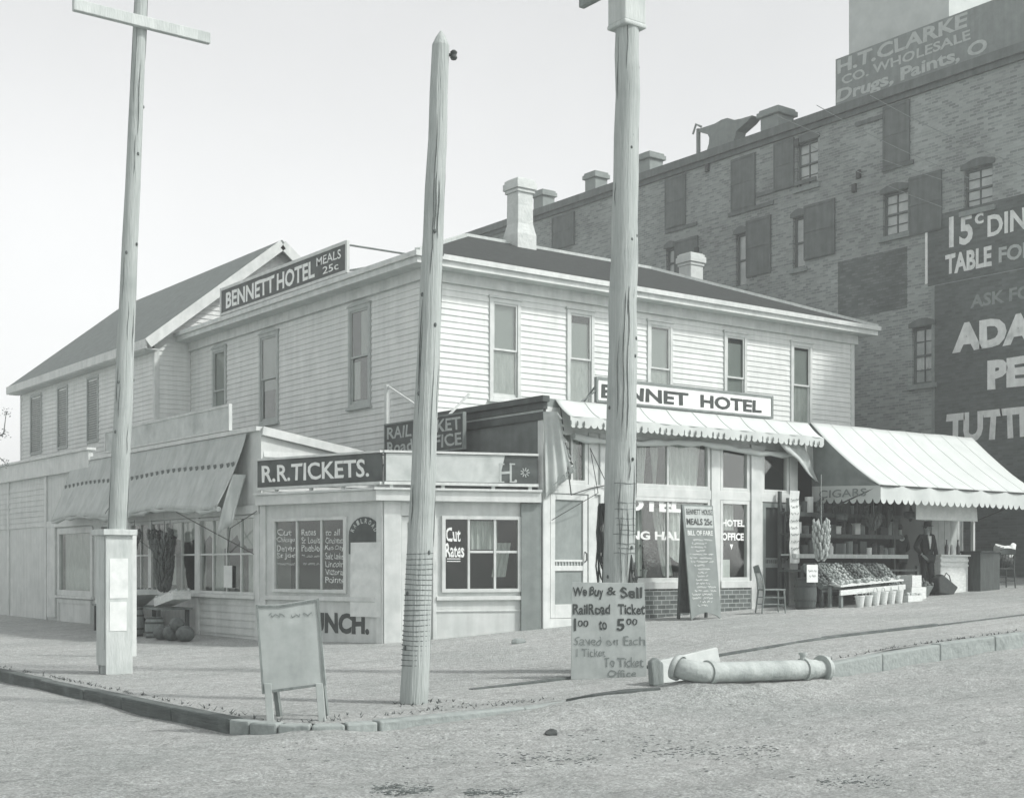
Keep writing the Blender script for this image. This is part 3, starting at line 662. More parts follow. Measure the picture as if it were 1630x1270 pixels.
mb = MB(); frame4(mb, FT, td[0], td[1], .12, 2.34, .1, -.08, -.03); mb.fb(FT, td[0] + .1, td[1] - .1, .22, 1.1, -.08, -.05); d = mb.build('door', 'trim', office)
mb = MB(); mb.face(FT.p(td[0] + .1, 1.1, -.06), FT.p(td[1] - .1, 1.1, -.06), FT.p(td[1] - .1, 2.24, -.06), FT.p(td[0] + .1, 2.24, -.06)); mb.build('pane', 'glass', d)
m3 = [tw[0] + (tw[1] - tw[0]) * q for q in (.335, .665)]
wt = shop_pane(office, 'ticket_window', FT, *tw, m3, (), .06); wl = shop_pane(office, 'lunch_window', FTL, *lw, [lw[0] + (lw[1] - lw[0]) * q for q in (1 / 3, 2 / 3)], (), .06)
mb = MB(); mb.fb(FT, m3[0], tw[1] - .06, 1.72, 1.76, -.03, .02); mb.build('sash_rail', 'trim', office)
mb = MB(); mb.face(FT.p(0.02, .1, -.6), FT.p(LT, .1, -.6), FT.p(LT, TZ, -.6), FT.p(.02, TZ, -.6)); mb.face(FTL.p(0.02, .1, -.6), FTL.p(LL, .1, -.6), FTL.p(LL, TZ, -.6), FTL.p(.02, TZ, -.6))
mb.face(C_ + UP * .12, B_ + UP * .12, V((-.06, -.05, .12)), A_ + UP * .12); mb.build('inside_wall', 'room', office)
mb = MB(); mb.grid(lambda s, t: FT.p(m3[0] + .05 + .5 * s, 1.78 + .5 * t, -.1 + .02 * math.sin(s * 30)), 20, 2); mb.grid(lambda s, t: FT.p(m3[1] + .1 + .25 * s - .1 * (1 - t), 1.3 + .6 * t, -.2 + .02 * math.sin(s * 20)), 10, 3); mb.build('curtain', 'curtain', office)
mb = MB(); px_text(mb, 'Cut', FT, 710, 733, 839, 862, .006, hand=.8, bold=.02); px_text(mb, 'Rates', FT, 709, 739, 865, 887, .006, hand=.8, bold=.02)
for q in (889, 893): u, z = FT.at(722, q); mb.fb(FT, u - .12, u + .12, z - .008, z + .006, .004, .006)
mb.build('lettering', 'white', wt)
mb = MB()
cols = [[('Cut', 0), ('Chicago', 1), ('Denver', 2), ('St Joe', 3), (None, 4)], [('Rates', 0), ('St Louis', 1), ('Pueblo', 2), (None, 3), (None, 4)], [('to all', 0), ('Cincinnati', 1), ('Kan City', 2), ('Salt Lake', 3), ('Lincoln', 4), ('Victoria', 5), ('Points', 6)]]
for ci, ws in enumerate(cols):
    p0 = [440, 479, 517][ci]
    for t, r in ws:
        y0 = 842 + r * 12.6; x1 = p0 + (30 if r else 24)
        if t: px_text(mb, t, FTL, p0 + 1, x1, y0, y0 + 10, .006, hand=1.2, bold=.005)
        else: u0, z = FTL.at(p0 + 2, y0 + 5); squiggle(mb, FTL, u0, FTL.U(x1), z, .07, .006, .012)
for q in (938, 941): u0, z = FTL.at(528, q); mb.fb(FTL, FTL.U(550), u0, z - .008, z + .004, .004, .006)
mb.build('lettering', 'chalk', wl)
mb = MB(); px_text(mb, 'LUNCH.', FTL, 483, 588, 975, 1008, .004, bold=.05); mb.build('lettering', 'black', office)
# arched board and blank poster beside the lunch window
mb = MB(); uc, zc = (pw[0] + pw[1]) / 2, 2.02; hw = (pw[1] - pw[0]) / 2
arc = [FTL.p(uc + hw * math.cos(math.pi * i / 14), zc + .32 * math.sin(math.pi * i / 14), .0) for i in range(15)]
mb.prism(arc + [FTL.p(pw[0], 1.7, 0), FTL.p(pw[1], 1.7, 0)], FTL.n * .03); o = mb.build('arched_sign', 'signdark')
tag(o, 'dark arched rail road sign board above the blank poster', 'sign')
ar = o; mb = MB()
for i, ch in enumerate('RAILROAD'):
    a = math.pi * (.88 - .76 * i / 7); c, s_ = math.cos(a), math.sin(a)
    ctr = (uc - hw * .8 * c, zc + .25 * s_); vs_, fs = glyphs(ch, .03); kk = len(mb.v); rt = (math.pi / 2 - a)
    for x, y in vs_:
        xx, yy = (x - .5) * .055, (y - .5) * .085; xr, yr = xx * math.cos(rt) + yy * math.sin(rt), -xx * math.sin(rt) + yy * math.cos(rt)
        mb.v.append(FTL.p(ctr[0] - xr, ctr[1] + yr, .033))
    mb.f += [tuple(kk + j for j in f) for f in fs]
mb.build('lettering', 'signpale', ar)
mb = MB(); u0, u1 = FTL.U(606, .04), FTL.U(558, .04); mb.grid(lambda s, t: FTL.p(u0 + (u1 - u0) * s, .62 + 1.28 * t, .045 + .006 * math.sin(s * 7 + t * 4)), 10, 12)
o = mb.build('poster', 'paper', solid=.004); tag(o, 'tall blank pale poster hung beside the lunch window', 'poster')
# sign boards standing over the office roof
def board(name, fr, u0, u1, z0, z1, d, m, label, frame_m=None, fw=.04, th=.04):
    if u0 > u1: u0, u1 = u1, u0
    mb = MB(); mb.fb(fr, u0, u1, z0, z1, d - th, d); o = mb.build(name, m, None, bevel=.005); tag(o, label, 'sign')
    if frame_m:
        mb = MB(); frame4(mb, fr, u0 - fw * .5, u1 + fw * .5, z0 - fw * .5, z1 + fw * .5, fw, d - th - .01, d + .02); mb.build('frame', frame_m, o, bevel=.004)
    return o
sz0, sz1 = 2.93, 3.42
o = board('fascia_sign', FTL, .0, LL + .05, sz0, sz1, .06, 'signdark', 'dark railroad ticket fascia board with big white letters above the lunch window')
mb = MB(); put_text(mb, 'R.R.TICKETS.', FTL, LL - .08, .28, sz0 + .09, sz1 - .09, .064, bold=.02); mb.build('lettering', 'white', o)
mb = MB(); mb.fb(FTL, 0, LL + .05, sz1 + .001, sz1 + .04, 0, .09); mb.fb(FTL, 0, LL + .05, sz0 - .05, sz0 - .001, 0, .09); mb.build('moulding', 'trim', o)
mb = MB()
for q in (.1, .9, 1.7, 2.6): MB().fb(FTL, q, q + .06, TZ + .2, sz0 - .05, .0, .05).build('post', 'shoppaint', o)
o = board('fascia_sign', FT, .0, LT - .03, sz0, sz1, .06, 'signdark', 'half repainted pale fascia board ending in a dark panel with H above the office door')
mb = MB(); ue = FT.U(792); ub = FT.U(802); mb.prism([FT.p(.03, sz0 + .01, .061), FT.p(ue, sz0 + .01, .061), FT.p(ub, sz1 - .01, .061), FT.p(.03, sz1 - .01, .061)], FT.n * .004); mb.build('paint_patch', 'signpale', o)
mb = MB(); px_text(mb, 'H.', FT, 795, 823, 737, 768, .07, bold=.0)
for q in (797.5, 814.5):                                # serifs
    for zc in (738.5, 767):
        u, z = FT.at(q + 1, zc, .07); mb.fb(FT, u - .05, u + .05, z - .012, z + .012, .066, .069)
u, z = FT.at(836, 752, .07)
for i in range(9):
    a = i * 2 * math.pi / 9; mb.beam(FT.p(u + .03 * math.cos(a), z + .03 * math.sin(a), .066), FT.p(u + .085 * math.cos(a), z + .085 * math.sin(a), .066), .006, .016, FT.n)
mb.build('lettering', 'ghost', o)
mb = MB(); mb.fb(FT, 0, LT - .03, sz1 + .001, sz1 + .04, 0, .09); mb.fb(FT, 0, LT - .03, sz0 - .05, sz0 - .001, 0, .09); mb.build('moulding', 'trim', o)
mb = MB()
for q in (.1, 1.0, 1.9, LT - .2): MB().fb(FT, q, q + .06, TZ + .2, sz0 - .05, .0, .05).build('post', 'shoppaint', o)

# ================================================================== SIGNS ON THE HOTEL
FRS = Fr((-.38, 0, 0), (0, 1, 0), (-1, 0, 0))
u1, u0 = FRS.U(352), FRS.U(552)
o = board('roof_sign', FRS, u0, u1, 7.72, 8.34, 0, 'signdark', 'long dark hotel sign with white letters standing on the left roof edge', 'trim', .07)
mb = MB(); put_text(mb, 'BENNETT', FRS, FRS.U(360), FRS.U(437), 7.83, 8.22, .006, bold=.03); put_text(mb, 'HOTEL', FRS, FRS.U(441), FRS.U(501), 7.83, 8.22, .006, bold=.03)
put_text(mb, 'MEALS', FRS, FRS.U(504), FRS.U(543), 8.05, 8.24, .006, bold=.01, hand=.5); put_text(mb, '25c', FRS, FRS.U(514), FRS.U(539), 7.83, 7.99, .006, bold=.01, hand=.5); mb.build('lettering', 'white', o)
mb = MB()
for q in (u0 + .05, (u0 + u1) / 2, u1 - .1): mb.tube([FRS.p(q, 8.3, -.05), FRS.p(q - .1, 8.28, -1.75)], .022, 6); mb.tube([FRS.p(q, 7.75, -.05), FRS.p(q - .05, 7.95, -.8)], .022, 6)
mb.build('brace', 'midwood', o)
FBH = Fr((0, -3.78, 0), (1, 0, 0), (0, -1, 0)); u0, u1 = FBH.U(950), FBH.U(1229)
o = board('parapet_sign', FBH, u0, u1, 4.5, 4.92, 0, 'white', 'long white hotel sign with dark letters above the dining hall awning', 'greypaint', .045)
mb = MB(); put_text(mb, 'BENNET', FBH, FBH.U(957), FBH.U(1095), 4.57, 4.82, .006, bold=.035); put_text(mb, 'HOTEL', FBH, FBH.U(1115), FBH.U(1212), 4.57, 4.82, .006, bold=.035); mb.build('lettering', 'black', o)
mb = MB()
for q in (u0 + .1, 3.4, u1 - .1): mb.tube([FBH.p(q, 4.88, -.04), FBH.p(q, 4.46, -.6)], .02, 6)
mb.tube([FBH.p(u0 - .0, 4.7, .0), FBH.p(u0 - .32, 4.45, -.1)], .018, 6); mb.build('brace', 'midwood', o)
FRO = Fr((-.5, 0, 0), (0, 1, 0), (-1, 0, 0)); u0, u1 = FRO.U(738), FRO.U(613)
o = board('hanging_sign', FRO, u0, u1, 3.66, 4.32, 0, 'signdark', 'dark railroad ticket office sign hung edge-on above the office roof, half behind the middle pole', 'greypaint', .03)
mb = MB(); put_text(mb, 'RAIL TICKET', FRO, u1 - .08, u0 + .1, 4.02, 4.26, .006, bold=.02, hand=.3); put_text(mb, 'Road OFFICE', FRO, u1 - .08, u0 + .07, 3.73, 3.97, .006, bold=.02, hand=.3); mb.build('lettering', 'ghost', o)
mb = MB(); mb.fb(FRO, u1 - .09, u1, 4.33, 5.12, -.06, .02); mb.beam(FRO.p(u1 - .05, 5.1, -.02), FRO.p(u1 - 1.1, 4.62, -.02), .03, .04); mb.beam(FRO.p(u0 + .5, 4.33, -.02), V((-.02, u0 + .5, 4.75)), .03, .04); mb.build('bracket', 'trim', o)

# ================================================================== AWNINGS
def valance(mb, fn, n, drop, scal=.09, per=6):
    """fn(t) -> point on the top edge; scalloped lower edge"""
    pts = [(i / (n * per)) for i in range(n * per + 1)]
    for a, b in zip(pts, pts[1:]):
        def dp(t, side): f_ = (t * n) % 1; return drop - scal + scal * math.sin(math.pi * (f_ if side == 0 or f_ > 1e-6 else 1.0)) ** .6 if 0 < f_ < 1 - 1e-6 else drop - scal
        pa, pb = V(fn(a)), V(fn(b)); mb.face(pa - UP * dp(a, 0), pb - UP * dp(b, 1), pb, pa)
aw1 = thing('awning', (3.4, -4.0, 3.9), 'short furled pale canvas awning with scalloped edge above the dining hall windows', 'awning', 'street awnings')
AX0, AX1 = .22, 6.9
def a1(s, t): x = AX0 + (AX1 - AX0) * s; return V((x, -3.9 - .42 * t, 4.44 - .33 * t - .03 * math.sin(math.pi * t) * (1 + .5 * math.sin(x * 3)) + .012 * noise.noise((x * 2, t * 2, 0))))
mb = MB(); mb.grid(a1, 60, 6); mb.build('canopy', 'canvas', aw1, smooth=True, solid=.006)
mb = MB(); valance(mb, lambda t: a1(t, 1) + V((0, .02 * math.sin(t * 60), 0)), 44, .20, .06); mb.build('valance', 'canvas', aw1, solid=.004)
mb = MB()
for i in range(44): mb.ell(a1((i + .02) / 44, 1) + V((0, -.012, -.12)), (.022, .006, .05), 6, 4)  # dark dabs paint in the shadow line along the scallops
mb.build('scallop_shade', 'shadedash', aw1)
mb = MB(); mb.tube([V((AX0 + .35 + i * .32, -3.98 + .02 * math.sin(i), 3.80 - .05 * math.sin(i / 19 * math.pi * 3) - .02 * (i % 2))) for i in range(19)], [.06 + .015 * math.sin(i * 2.3) for i in range(19)], 8); mb.build('rolled_canvas', 'canvas', aw1, smooth=True)
# loose ends of the furled canvas hanging at both sides
L0, L1 = FS.at(866, 655, .12), FS.at(888, 655, .42); K0, K1 = FS.at(868, 796, .12), FS.at(916, 752, .3)
def drape(s, t):
    u = (L0[0] + (K0[0] - L0[0]) * t) * (1 - s) + (L1[0] + (K1[0] - L1[0]) * t) * s; z = (L0[1] + (K0[1] - L0[1]) * t) * (1 - s) + (L1[1] + (K1[1] - L1[1]) * t) * s
    return FS.p(u, z, .1 + .3 * s * (1 - t * .6) + .035 * math.sin(s * 17 + t * 2) * t)
mb = MB(); mb.grid(drape, 30, 14)
for i in range(8):
    t0, t1 = i / 8, (i + 1) / 8; q = drape(1, (t0 + t1) / 2) + V((.09, -.01, -.05)); mb.face(drape(1, t0), drape(1, t1), q)
dr = mb.build('side_curtain', 'canvasold', aw1, smooth=True, solid=.004)
mb = MB(); p0, p1 = drape(.06, .93), drape(.94, .93); fr_ = Fr((p0.x, p0.y - .06, 0), V((p1.x - p0.x, p1.y - p0.y, 0)), V((p1.y - p0.y, -(p1.x - p0.x), 0)))
put_text(mb, 'Hotel', fr_, .02, .5, p0.z + .02, p0.z + .17, .09, bold=.005, hand=.6, slope=(p1.z - p0.z)); mb.build('lettering', 'greylet', dr)
q0, q1, q2, q3 = FS.p(*FS.at(1238, 702, .42), .42), FS.p(*FS.at(1284, 676, .05), .05), FS.p(*FS.at(1306, 770, .1), .1), FS.p(*FS.at(1296, 762, .35), .35)
mb = MB(); mb.grid(lambda s, t: q0.lerp(q1, s).lerp(q3.lerp(q2, s), t) + V((0, -.05 * math.sin(s * 14) * (1 - .5 * t), -.03 * math.sin(t * 9))), 20, 12); mb.build('side_curtain', 'canvasold', aw1, smooth=True, solid=.004)
mb = MB(); mb.tube([FS.p(.3, 4.3, .1), FS.p(.42, 2.75, .25)], .012, 6); mb.tube([FS.p(.42, 2.75, .25), FS.p(1.05, 2.9, .06), FS.p(1.6, 3.0, .1), FS.p(2.1, 3.02, .06)], .01, 6); mb.tube([FS.p(.1, 2.3, .1), FS.p(1.0, 2.8, .3), FS.p(.9, 3.6, .2), FS.p(1.4, 2.95, .1)], .008, 6); mb.build('arm', 'black_iron', aw1)
aw2 = thing('awning', (9.7, -4.7, 3.2), 'wide bright canvas awning let down over the fruit stand', 'awning', 'street awnings')
BX0, BX1, PU, PZ = 6.98, 12.6, 1.78, 3.08
def a2(s, t): x = BX0 + (BX1 - BX0) * s; return V((x, -3.9 - PU * t, 4.46 - (4.46 - PZ) * t - .10 * math.sin(math.pi * t) * (.7 + .3 * math.cos(s * 12)) - .012 * abs(math.sin(math.pi * 9 * s)) * (.3 + t * (1.2 - t)) + .02 * noise.noise((x, t * 3, 1))))
mb = MB(); mb.grid(a2, 40, 12); mb.build('canopy', 'canvas', aw2, smooth=True, solid=.008)
mb = MB()
for i in range(1, 9): mb.tube([a2(i / 9, t / 12) + V((0, -.002, .004)) for t in range(13)], .004, 4)
mb.build('seams', 'canvas', aw2)
mb = MB(); top = a2(0, 0); fro = a2(0, 1); bak = V((BX0 + .05, -3.9, PZ + .06))
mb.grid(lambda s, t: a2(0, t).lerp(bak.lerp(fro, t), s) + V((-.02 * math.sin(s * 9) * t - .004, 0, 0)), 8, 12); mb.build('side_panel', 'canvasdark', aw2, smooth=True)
rb = V((BX1, -3.9, PZ)); mb = MB(); mb.grid(lambda s, t: a2(1, t).lerp(rb.lerp(a2(1, 1), t), s), 8, 12); mb.build('side_panel', 'canvas', aw2, smooth=True)
mb = MB(); valance(mb, lambda t: a2(t, 1) + V((0, .02 * math.sin(t * 40), 0)), 26, .36, .10); vf = mb.build('valance', 'canvas', aw2, solid=.004)
mb = MB(); valance(mb, lambda t: bak.lerp(fro, t) + V((.0, 0, .0)), 9, .36, .10); vsd = mb.build('valance', 'canvas', aw2, solid=.004)
FV = Fr((BX0 - .02, 0, 0), (0, 1, 0), (-1, 0, 0)); mb = MB(); put_text(mb, 'CIGARS', FV, -4.15, -5.35, PZ - .20, PZ - .04, .004, bold=.01, hand=.3); mb.build('lettering', 'greylet', vsd)
mb = MB()
for x in (BX0 + .02, BX1 - .02): mb.tube([(x, -3.9, 2.5), (x, -3.9 - PU, PZ)], .016, 6)
mb.tube([(BX0, -3.9 - PU, PZ - .01), (BX1, -3.9 - PU, PZ - .01)], .02, 6); mb.build('arm', 'black_iron', aw2)
mb = MB()
for i in range(1, 10): mb.tube([a1(i / 10, t / 6) + V((0, -.004, .006)) for t in range(7)], .005, 4)
mb.build('seams', 'canvasold', aw1)
aw3 = thing('awning', (-3.9, 4.7, 3.2), 'weathered grey canvas awning hanging almost straight down over the fruit shop windows', 'awning', 'street awnings')
CY0, CY1 = .55, 10.2
def a3(s, t):
    y = CY0 + (CY1 - CY0) * s; return V((-3.58 - .50 * t ** 1.6 - .05 * math.sin(t * 3) + .03 * noise.noise((y * .8, t * 2, 4)) * t, y + (.2 * t if s < .02 else 0), ST - .03 - (1.37 + .05 * math.sin(y * 1.3)) * t))
mb = MB(); mb.grid(a3, 70, 14); mb.build('canopy', 'canvasold', aw3, smooth=True, solid=.006)
mb = MB()
for i in range(34):  # dark dashes paint in the shadows across the canvas
    q = a3((i + .5) / 34, .42) + V((-.012, 0, 0)); mb.prism([q + V((0, .07, .05)), q + V((0, -.06, .06)), q + V((0, -.07, .0)), q + V((0, .02, -.06))], (-.006, 0, 0))
mb.build('scallop_shade', 'shadedash', aw3)
mb = MB()
for i in range(1, 12): mb.tube([a3(i / 12, t / 10) + V((-.006, 0, .0)) for t in range(11)], .005, 4)
mb.build('seams', 'signpale', aw3)
mb = MB(); mb.tube([a3(i / 30, 1) + V((.05, 0, -.02 + .02 * math.sin(i * 1.9))) for i in range(31)], [.05 + .018 * math.sin(i * 2.7) for i in range(31)], 8); mb.build('rolled_hem', 'canvasold', aw3, smooth=True)
mb = MB(); mb.grid(lambda s, t: a3(0, 1 - .45 * (1 - t)) + V((.28 * s, -.02 - .15 * s * t, -.5 * t * t * (1 - .5 * s))) + V((.03 * math.sin(s * 12), 0, 0)), 12, 10); mb.build('side_curtain', 'canvasold', aw3, smooth=True, solid=.004)
mb = MB(); mb.tube([FSh.p(6.1, 3.6, .15), FSh.p(6.6, 2.65, .55), FSh.p(4.2, 1.5, .03)], .009, 6); mb.tube([FSh.p(.3, 1.7, .03), FSh.p(2.6, 2.55, .6)], .01, 6); mb.tube([FSh.p(.1, 2.5, .1), FSh.p(.9, 2.2, .25), FSh.p(1.5, 1.75, .03)], .008, 6); mb.build('arm', 'black_iron', aw3)
FPS = Fr((-3.58, 0, 0), (0, 1, 0), (-1, 0, 0)); u0, u1 = FPS.U(365), FPS.U(168)
o = board('shop_sign', FPS, u0, u1, ST + .10, ST + .56, 0, 'signpale', 'long faded blank sign board above the weathered awning of the fruit shop', 'shoppaint', .05)

# ================================================================== BRICK WAREHOUSE
FB = Fr((17, 0, 0), (0, 1, 0), (-1, 0, 0))
ware = thing('brick_warehouse', (24, 10, 0), 'tall dark brick warehouse with iron shutters and painted wall advertisements', 'warehouse')
BY0, BY1, BT = -8.5, 62, 15.0
def brect(a, b, t, bt):
    m_ = (a + b) / 2; return (FB.U(b), FB.U(a), FB.at(m_, bt)[1], FB.at(m_, t)[1])
opens = [brect(1268, 1302, 225, 296), brect(1405, 1445, 305, 374), brect(1534, 1580, 266, 332), brect(1451, 1486, 520, 611), brect(1262, 1281, 345, 427), brect(1171, 1188, 372, 456), brect(1060, 1074, 395, 442)]
mb = MB(); rect_wall(mb, FB, BY0, BY1, 0, BT, opens, 0, .22)
mb.face((17, BY0, 0), (34, BY0, 0), (34, BY0, BT), (17, BY0, BT)); mb.face((34, BY0, 0), (34, BY1, 0), (34, BY1, BT), (34, BY0, BT)); mb.face((17, BY1, 0), (34, BY1, 0), (34, BY1, BT), (17, BY1, BT))
mb.build('wall', 'brick', ware)
mb = MB(); mb.face((17, BY0, BT - .1), (34, BY0, BT - .1), (34, BY1, BT - .1), (17, BY1, BT - .1)); rf = mb.build('roof', 'roofgrey', ware)
mb = MB(); mb.fb(FB, BY0, BY1, BT - .35, BT - .2, 0, .08); mb.fb(FB, BY0, BY1, BT - .2, BT + .06, -.25, .18); mb.build('cornice', 'shutter', ware)
for i, (a, b, c, e) in enumerate(opens):
    mb = MB(); frame4(mb, FB, a, b, c, e, .07, -.16, -.10); mb.fb(FB, a + .07, b - .07, (c + e) / 2 - .03, (c + e) / 2 + .03, -.16, -.09)
    if i in (0, 1, 2, 3):
        for q in (1 / 4, 3 / 4): mb.fb(FB, a + .07, b - .07, c + (e - c) * q - .012, c + (e - c) * q + .012, -.15, -.11)
        mb.fb(FB, (a + b) / 2 - .014, (a + b) / 2 + .014, c + .07, (c + e) / 2 - .03, -.15, -.105); mb.fb(FB, (a + b) / 2 - .014, (a + b) / 2 + .014, (c + e) / 2 + .03, e - .07, -.15, -.105)
    wn = mb.build('window', 'shutter', ware)
    mb = MB(); mb.face(FB.p(a, c, -.14), FB.p(b, c, -.14), FB.p(b, e, -.14), FB.p(a, e, -.14)); mb.build('pane', 'glassbright', wn)
    mb = MB(); mb.fb(FB, a - .1, b + .1, c - .14, c - .002, -.1, .08); mb.build('sill', 'sill', wn)
    n = 8; mb = MB(); mb.prism([FB.p(b + .08, e + .01, -.01), FB.p(a - .08, e + .01, -.01)] + [FB.p(a - .08 + (b - a + .16) * k_ / n, e + .12 + .12 * math.sin(math.pi * k_ / n), -.01) for k_ in range(n + 1)], FB.n * .05); mb.build('arch', 'shutter', wn)
mb = MB(); a, b, c, e = opens[3]; mb.grid(lambda s, t: FB.p(a + .08 + (b - a - .16) * s, c + (.30 + .22 * t) * (e - c) - .12 * abs(math.sin(s * 9)) * (1 - t), -.13), 14, 2); mb.build('curtain', 'curtain', ware)
def shutter(a, b, t, bt, swing=0):
    u0, u1, z0, z1 = brect(a, b, t, bt); mb = MB(); mb.fb(FB, u0, u1, z0, z1, .01, .05)
    for q in (.02, .5, .95): mb.fb(FB, u0 + .002, u1 - .002, z0 + (z1 - z0) * q, z0 + (z1 - z0) * q + .05, .05, .065)
    for q in (u0, u1 - .05): mb.fb(FB, q, q + .05, z0 + .06, z1 - .02, .051, .064)
    return mb.build('shutter', 'shutter', ware)
for q in ((1233, 1265, 224, 302), (1165, 1203, 249, 333), (1060, 1092, 280, 362), (1407, 1449, 165, 263), (1448, 1500, 277, 371), (1281, 1330, 322, 410), (1189, 1228, 347, 438), (1075, 1112, 380, 452), (880, 915, 342, 395)): shutter(*q)
mb = MB()                                               # lintels and sills of bricked-up openings
for a, b, y_ in ((1160, 1232, 336), (1060, 1110, 366), (1362, 1406, 196), (1205, 1300, 301), (1405, 1455, 268)):
    u0, u1, z, _ = brect(a, b, y_ - 5, y_); MB().fb(FB, u0, u1, z, z + .12, .005, .05).build('lintel', 'shutter', ware)
mb = MB()                                               # iron tie stars and hooks
for x_, y_ in ((1127, 268), (1361, 300), (1368, 278), (1270, 228), (1110, 400)):
    u, z = FB.at(x_, y_); MB().fb(FB, u - .07, u + .07, z - .12, z + .12, .0, .08).build('wall_tie', 'black_iron', ware)
# painted advertisements (thin paint layers standing a few mm off the brick)
def paint(name, m, a, b, t, bt, d): u0, u1, z0, z1 = brect(a, b, t, bt); mb = MB(); mb.fb(FB, u0, u1, z0, z1, .0, d); return mb.build(name, m, ware)
zA = FB.at(1490, 455)[1]; zB = FB.at(1480, 345)[1]
mb = MB(); uL = FB.U(1488); mb.fb(FB, BY0 + .02, uL, 1.2, zA, 0, .004); mb.build('painted_panel', 'adpaint', ware)
mb = MB(); uT = FB.U(1477); mb.fb(FB, BY0 + .02, uT, zA + .02, zB, 0, .004); mb.build('painted_panel', 'adpaint', ware)
paint('painted_panel', 'adpale', 1334, 1444, 405, 500, .004)['label'] = 'faded older painted panel'
mb = MB(); mb.fb(FB, uL, uL + .10, 2.0, zA, 0, .012); mb.fb(FB, BY0 + .02, uL, zA, zA + .02, 0, .008); mb.build('painted_border', 'sill', ware)
mb = MB(); mb.fb(FB, uT, uT + .07, zA + .1, zB + .1, .0, .03); mb.build('white_strip', 'white', ware)
def adtext(t, m, y_l, y_r, z0, z1, bold=.04): mb = MB(); put_text(mb, t, FB, y_l, y_r, z0, z1, .009, bold=bold); return mb.build('painted_lettering', m, ware)
def pz(px, py): return FB.at(px, py)[1]
U_ = FB.U
adtext('15', 'adletter', U_(1511), U_(1549), pz(1530, 391), pz(1530, 342), .03); adtext('c', 'adletter', U_(1552), U_(1566), pz(1558, 357), pz(1558, 340), .02)
adtext('DINING', 'adletter', U_(1572), U_(1572) - 2.35, pz(1600, 372), pz(1600, 337), .03)
adtext('TABLE', 'adletter', U_(1505), U_(1579), pz(1540, 431), pz(1540, 399), .04); adtext('FOR', 'ghost', U_(1590), U_(1590) - 1.05, pz(1610, 415), pz(1610, 390), .03)
adtext('ASK FOR', 'sill', U_(1545), U_(1545) - 2.2, pz(1575, 486), pz(1575, 465), .03)
adtext('ADAMS', 'adletter', U_(1516), U_(1516) - 3.75, pz(1570, 555), pz(1570, 508), .06)
adtext('PEPSIN', 'adletter', U_(1572), U_(1572) - 3.3, pz(1600, 618), pz(1600, 570), .06)
adtext('TUTTI-FRUTTI', 'adletter', U_(1506), U_(1506) - 5.5, pz(1560, 702), pz(1560, 654), .05)
# roof-top sign, penthouse, chimneys
FC = Fr((17.05, 0, 0), (0, 1, 0), (-1, 0, 0)); u1 = FC.U(1330); sT = FC.at(1330, 95)[1]
pent = MB().box(17.6, 22, FB.U(1497) + .15, u1 - .05, BT, BT + 8).build('penthouse', 'penthouse', ware)
o = board('drug_sign', FC, BY0 + 4.2, u1, BT + .05, sT, 0, 'greypaint', 'long wholesale drug and paint sign with pale letters on the warehouse parapet')
mb = MB(); h = sT - BT
def rt(t, a, b, f0, f1, m, bold=.03):
    mb = MB(); put_text(mb, t, FC, FC.U(a), FC.U(b), BT + .05 + h * f0, BT + .05 + h * f1, .008, bold=bold); return mb.build('lettering', m, o)
rt('H.T.CLARKE', 1333, 1540, .66, .93, 'ghost'); rt('CO. WHOLESALE', 1340, 1545, .42, .60, 'ghost', .02); rt('Drugs, Paints, O', 1333, 1572, .04, .36, 'ghost')
for px_, a, b, s_ in ((1237, 176, 207, .75), (1035, 246, 270, .65), (949, 276, 300, .6), (866, 305, 325, .6)):
    u, z = FB.at(px_, a, -.9); mb = MB(); h_ = s_ / 2; mb.box(17.9 - h_, 17.9 + h_, u - h_, u + h_, BT - .1, z - .25); mb.box(17.9 - h_ * 1.25, 17.9 + h_ * 1.25, u - h_ * 1.25, u + h_ * 1.25, z - .25, z - .08); mb.box(17.9 - h_ * 1.1, 17.9 + h_ * 1.1, u - h_ * 1.1, u + h_ * 1.1, z - .08, z); mb.build('chimney', 'brickroof', ware, bevel=.03)
FA = Fr((17.35, 0, 0), (0, 1, 0), (-1, 0, 0))
prof = [(1117, 204), (1126, 201), (1138, 197), (1148, 191), (1158, 188), (1163, 190), (1168, 191.5), (1180, 189), (1197, 184), (1189, 194), (1180, 202), (1172, 209), (1169, 220), (1167, 232), (1124, 243), (1128, 230), (1129, 220), (1126, 213), (1118, 212), (1112, 210), (1110, 206)]
mb = MB(); pp = [FA.p(*FA.at(*q), 0) for q in prof]; mb.prism(pp, (.45, 0, 0)); o = mb.build('anvil_sign', 'greypaint'); tag(o, 'big anvil-shaped trade sign standing on the warehouse parapet', 'trade sign')
mb = MB(); a_, b_ = FA.at(1110, 245), FA.at(1110, 205); mb.fb(FA, a_[0] - .05, a_[0] + .05, BT, b_[1], -.1, .0)
c_ = FA.at(1108, 197); mb.tube([FA.p(c_[0] + .2, c_[1] - .3, -.05), FA.p(c_[0] + .05, c_[1], -.05), FA.p(c_[0] - .2, c_[1] - .15, -.05)], .04, 6)
o = mb.build('roof_post', 'greypaint'); tag(o, 'thin hooked post on the warehouse parapet left of the anvil sign', 'post')

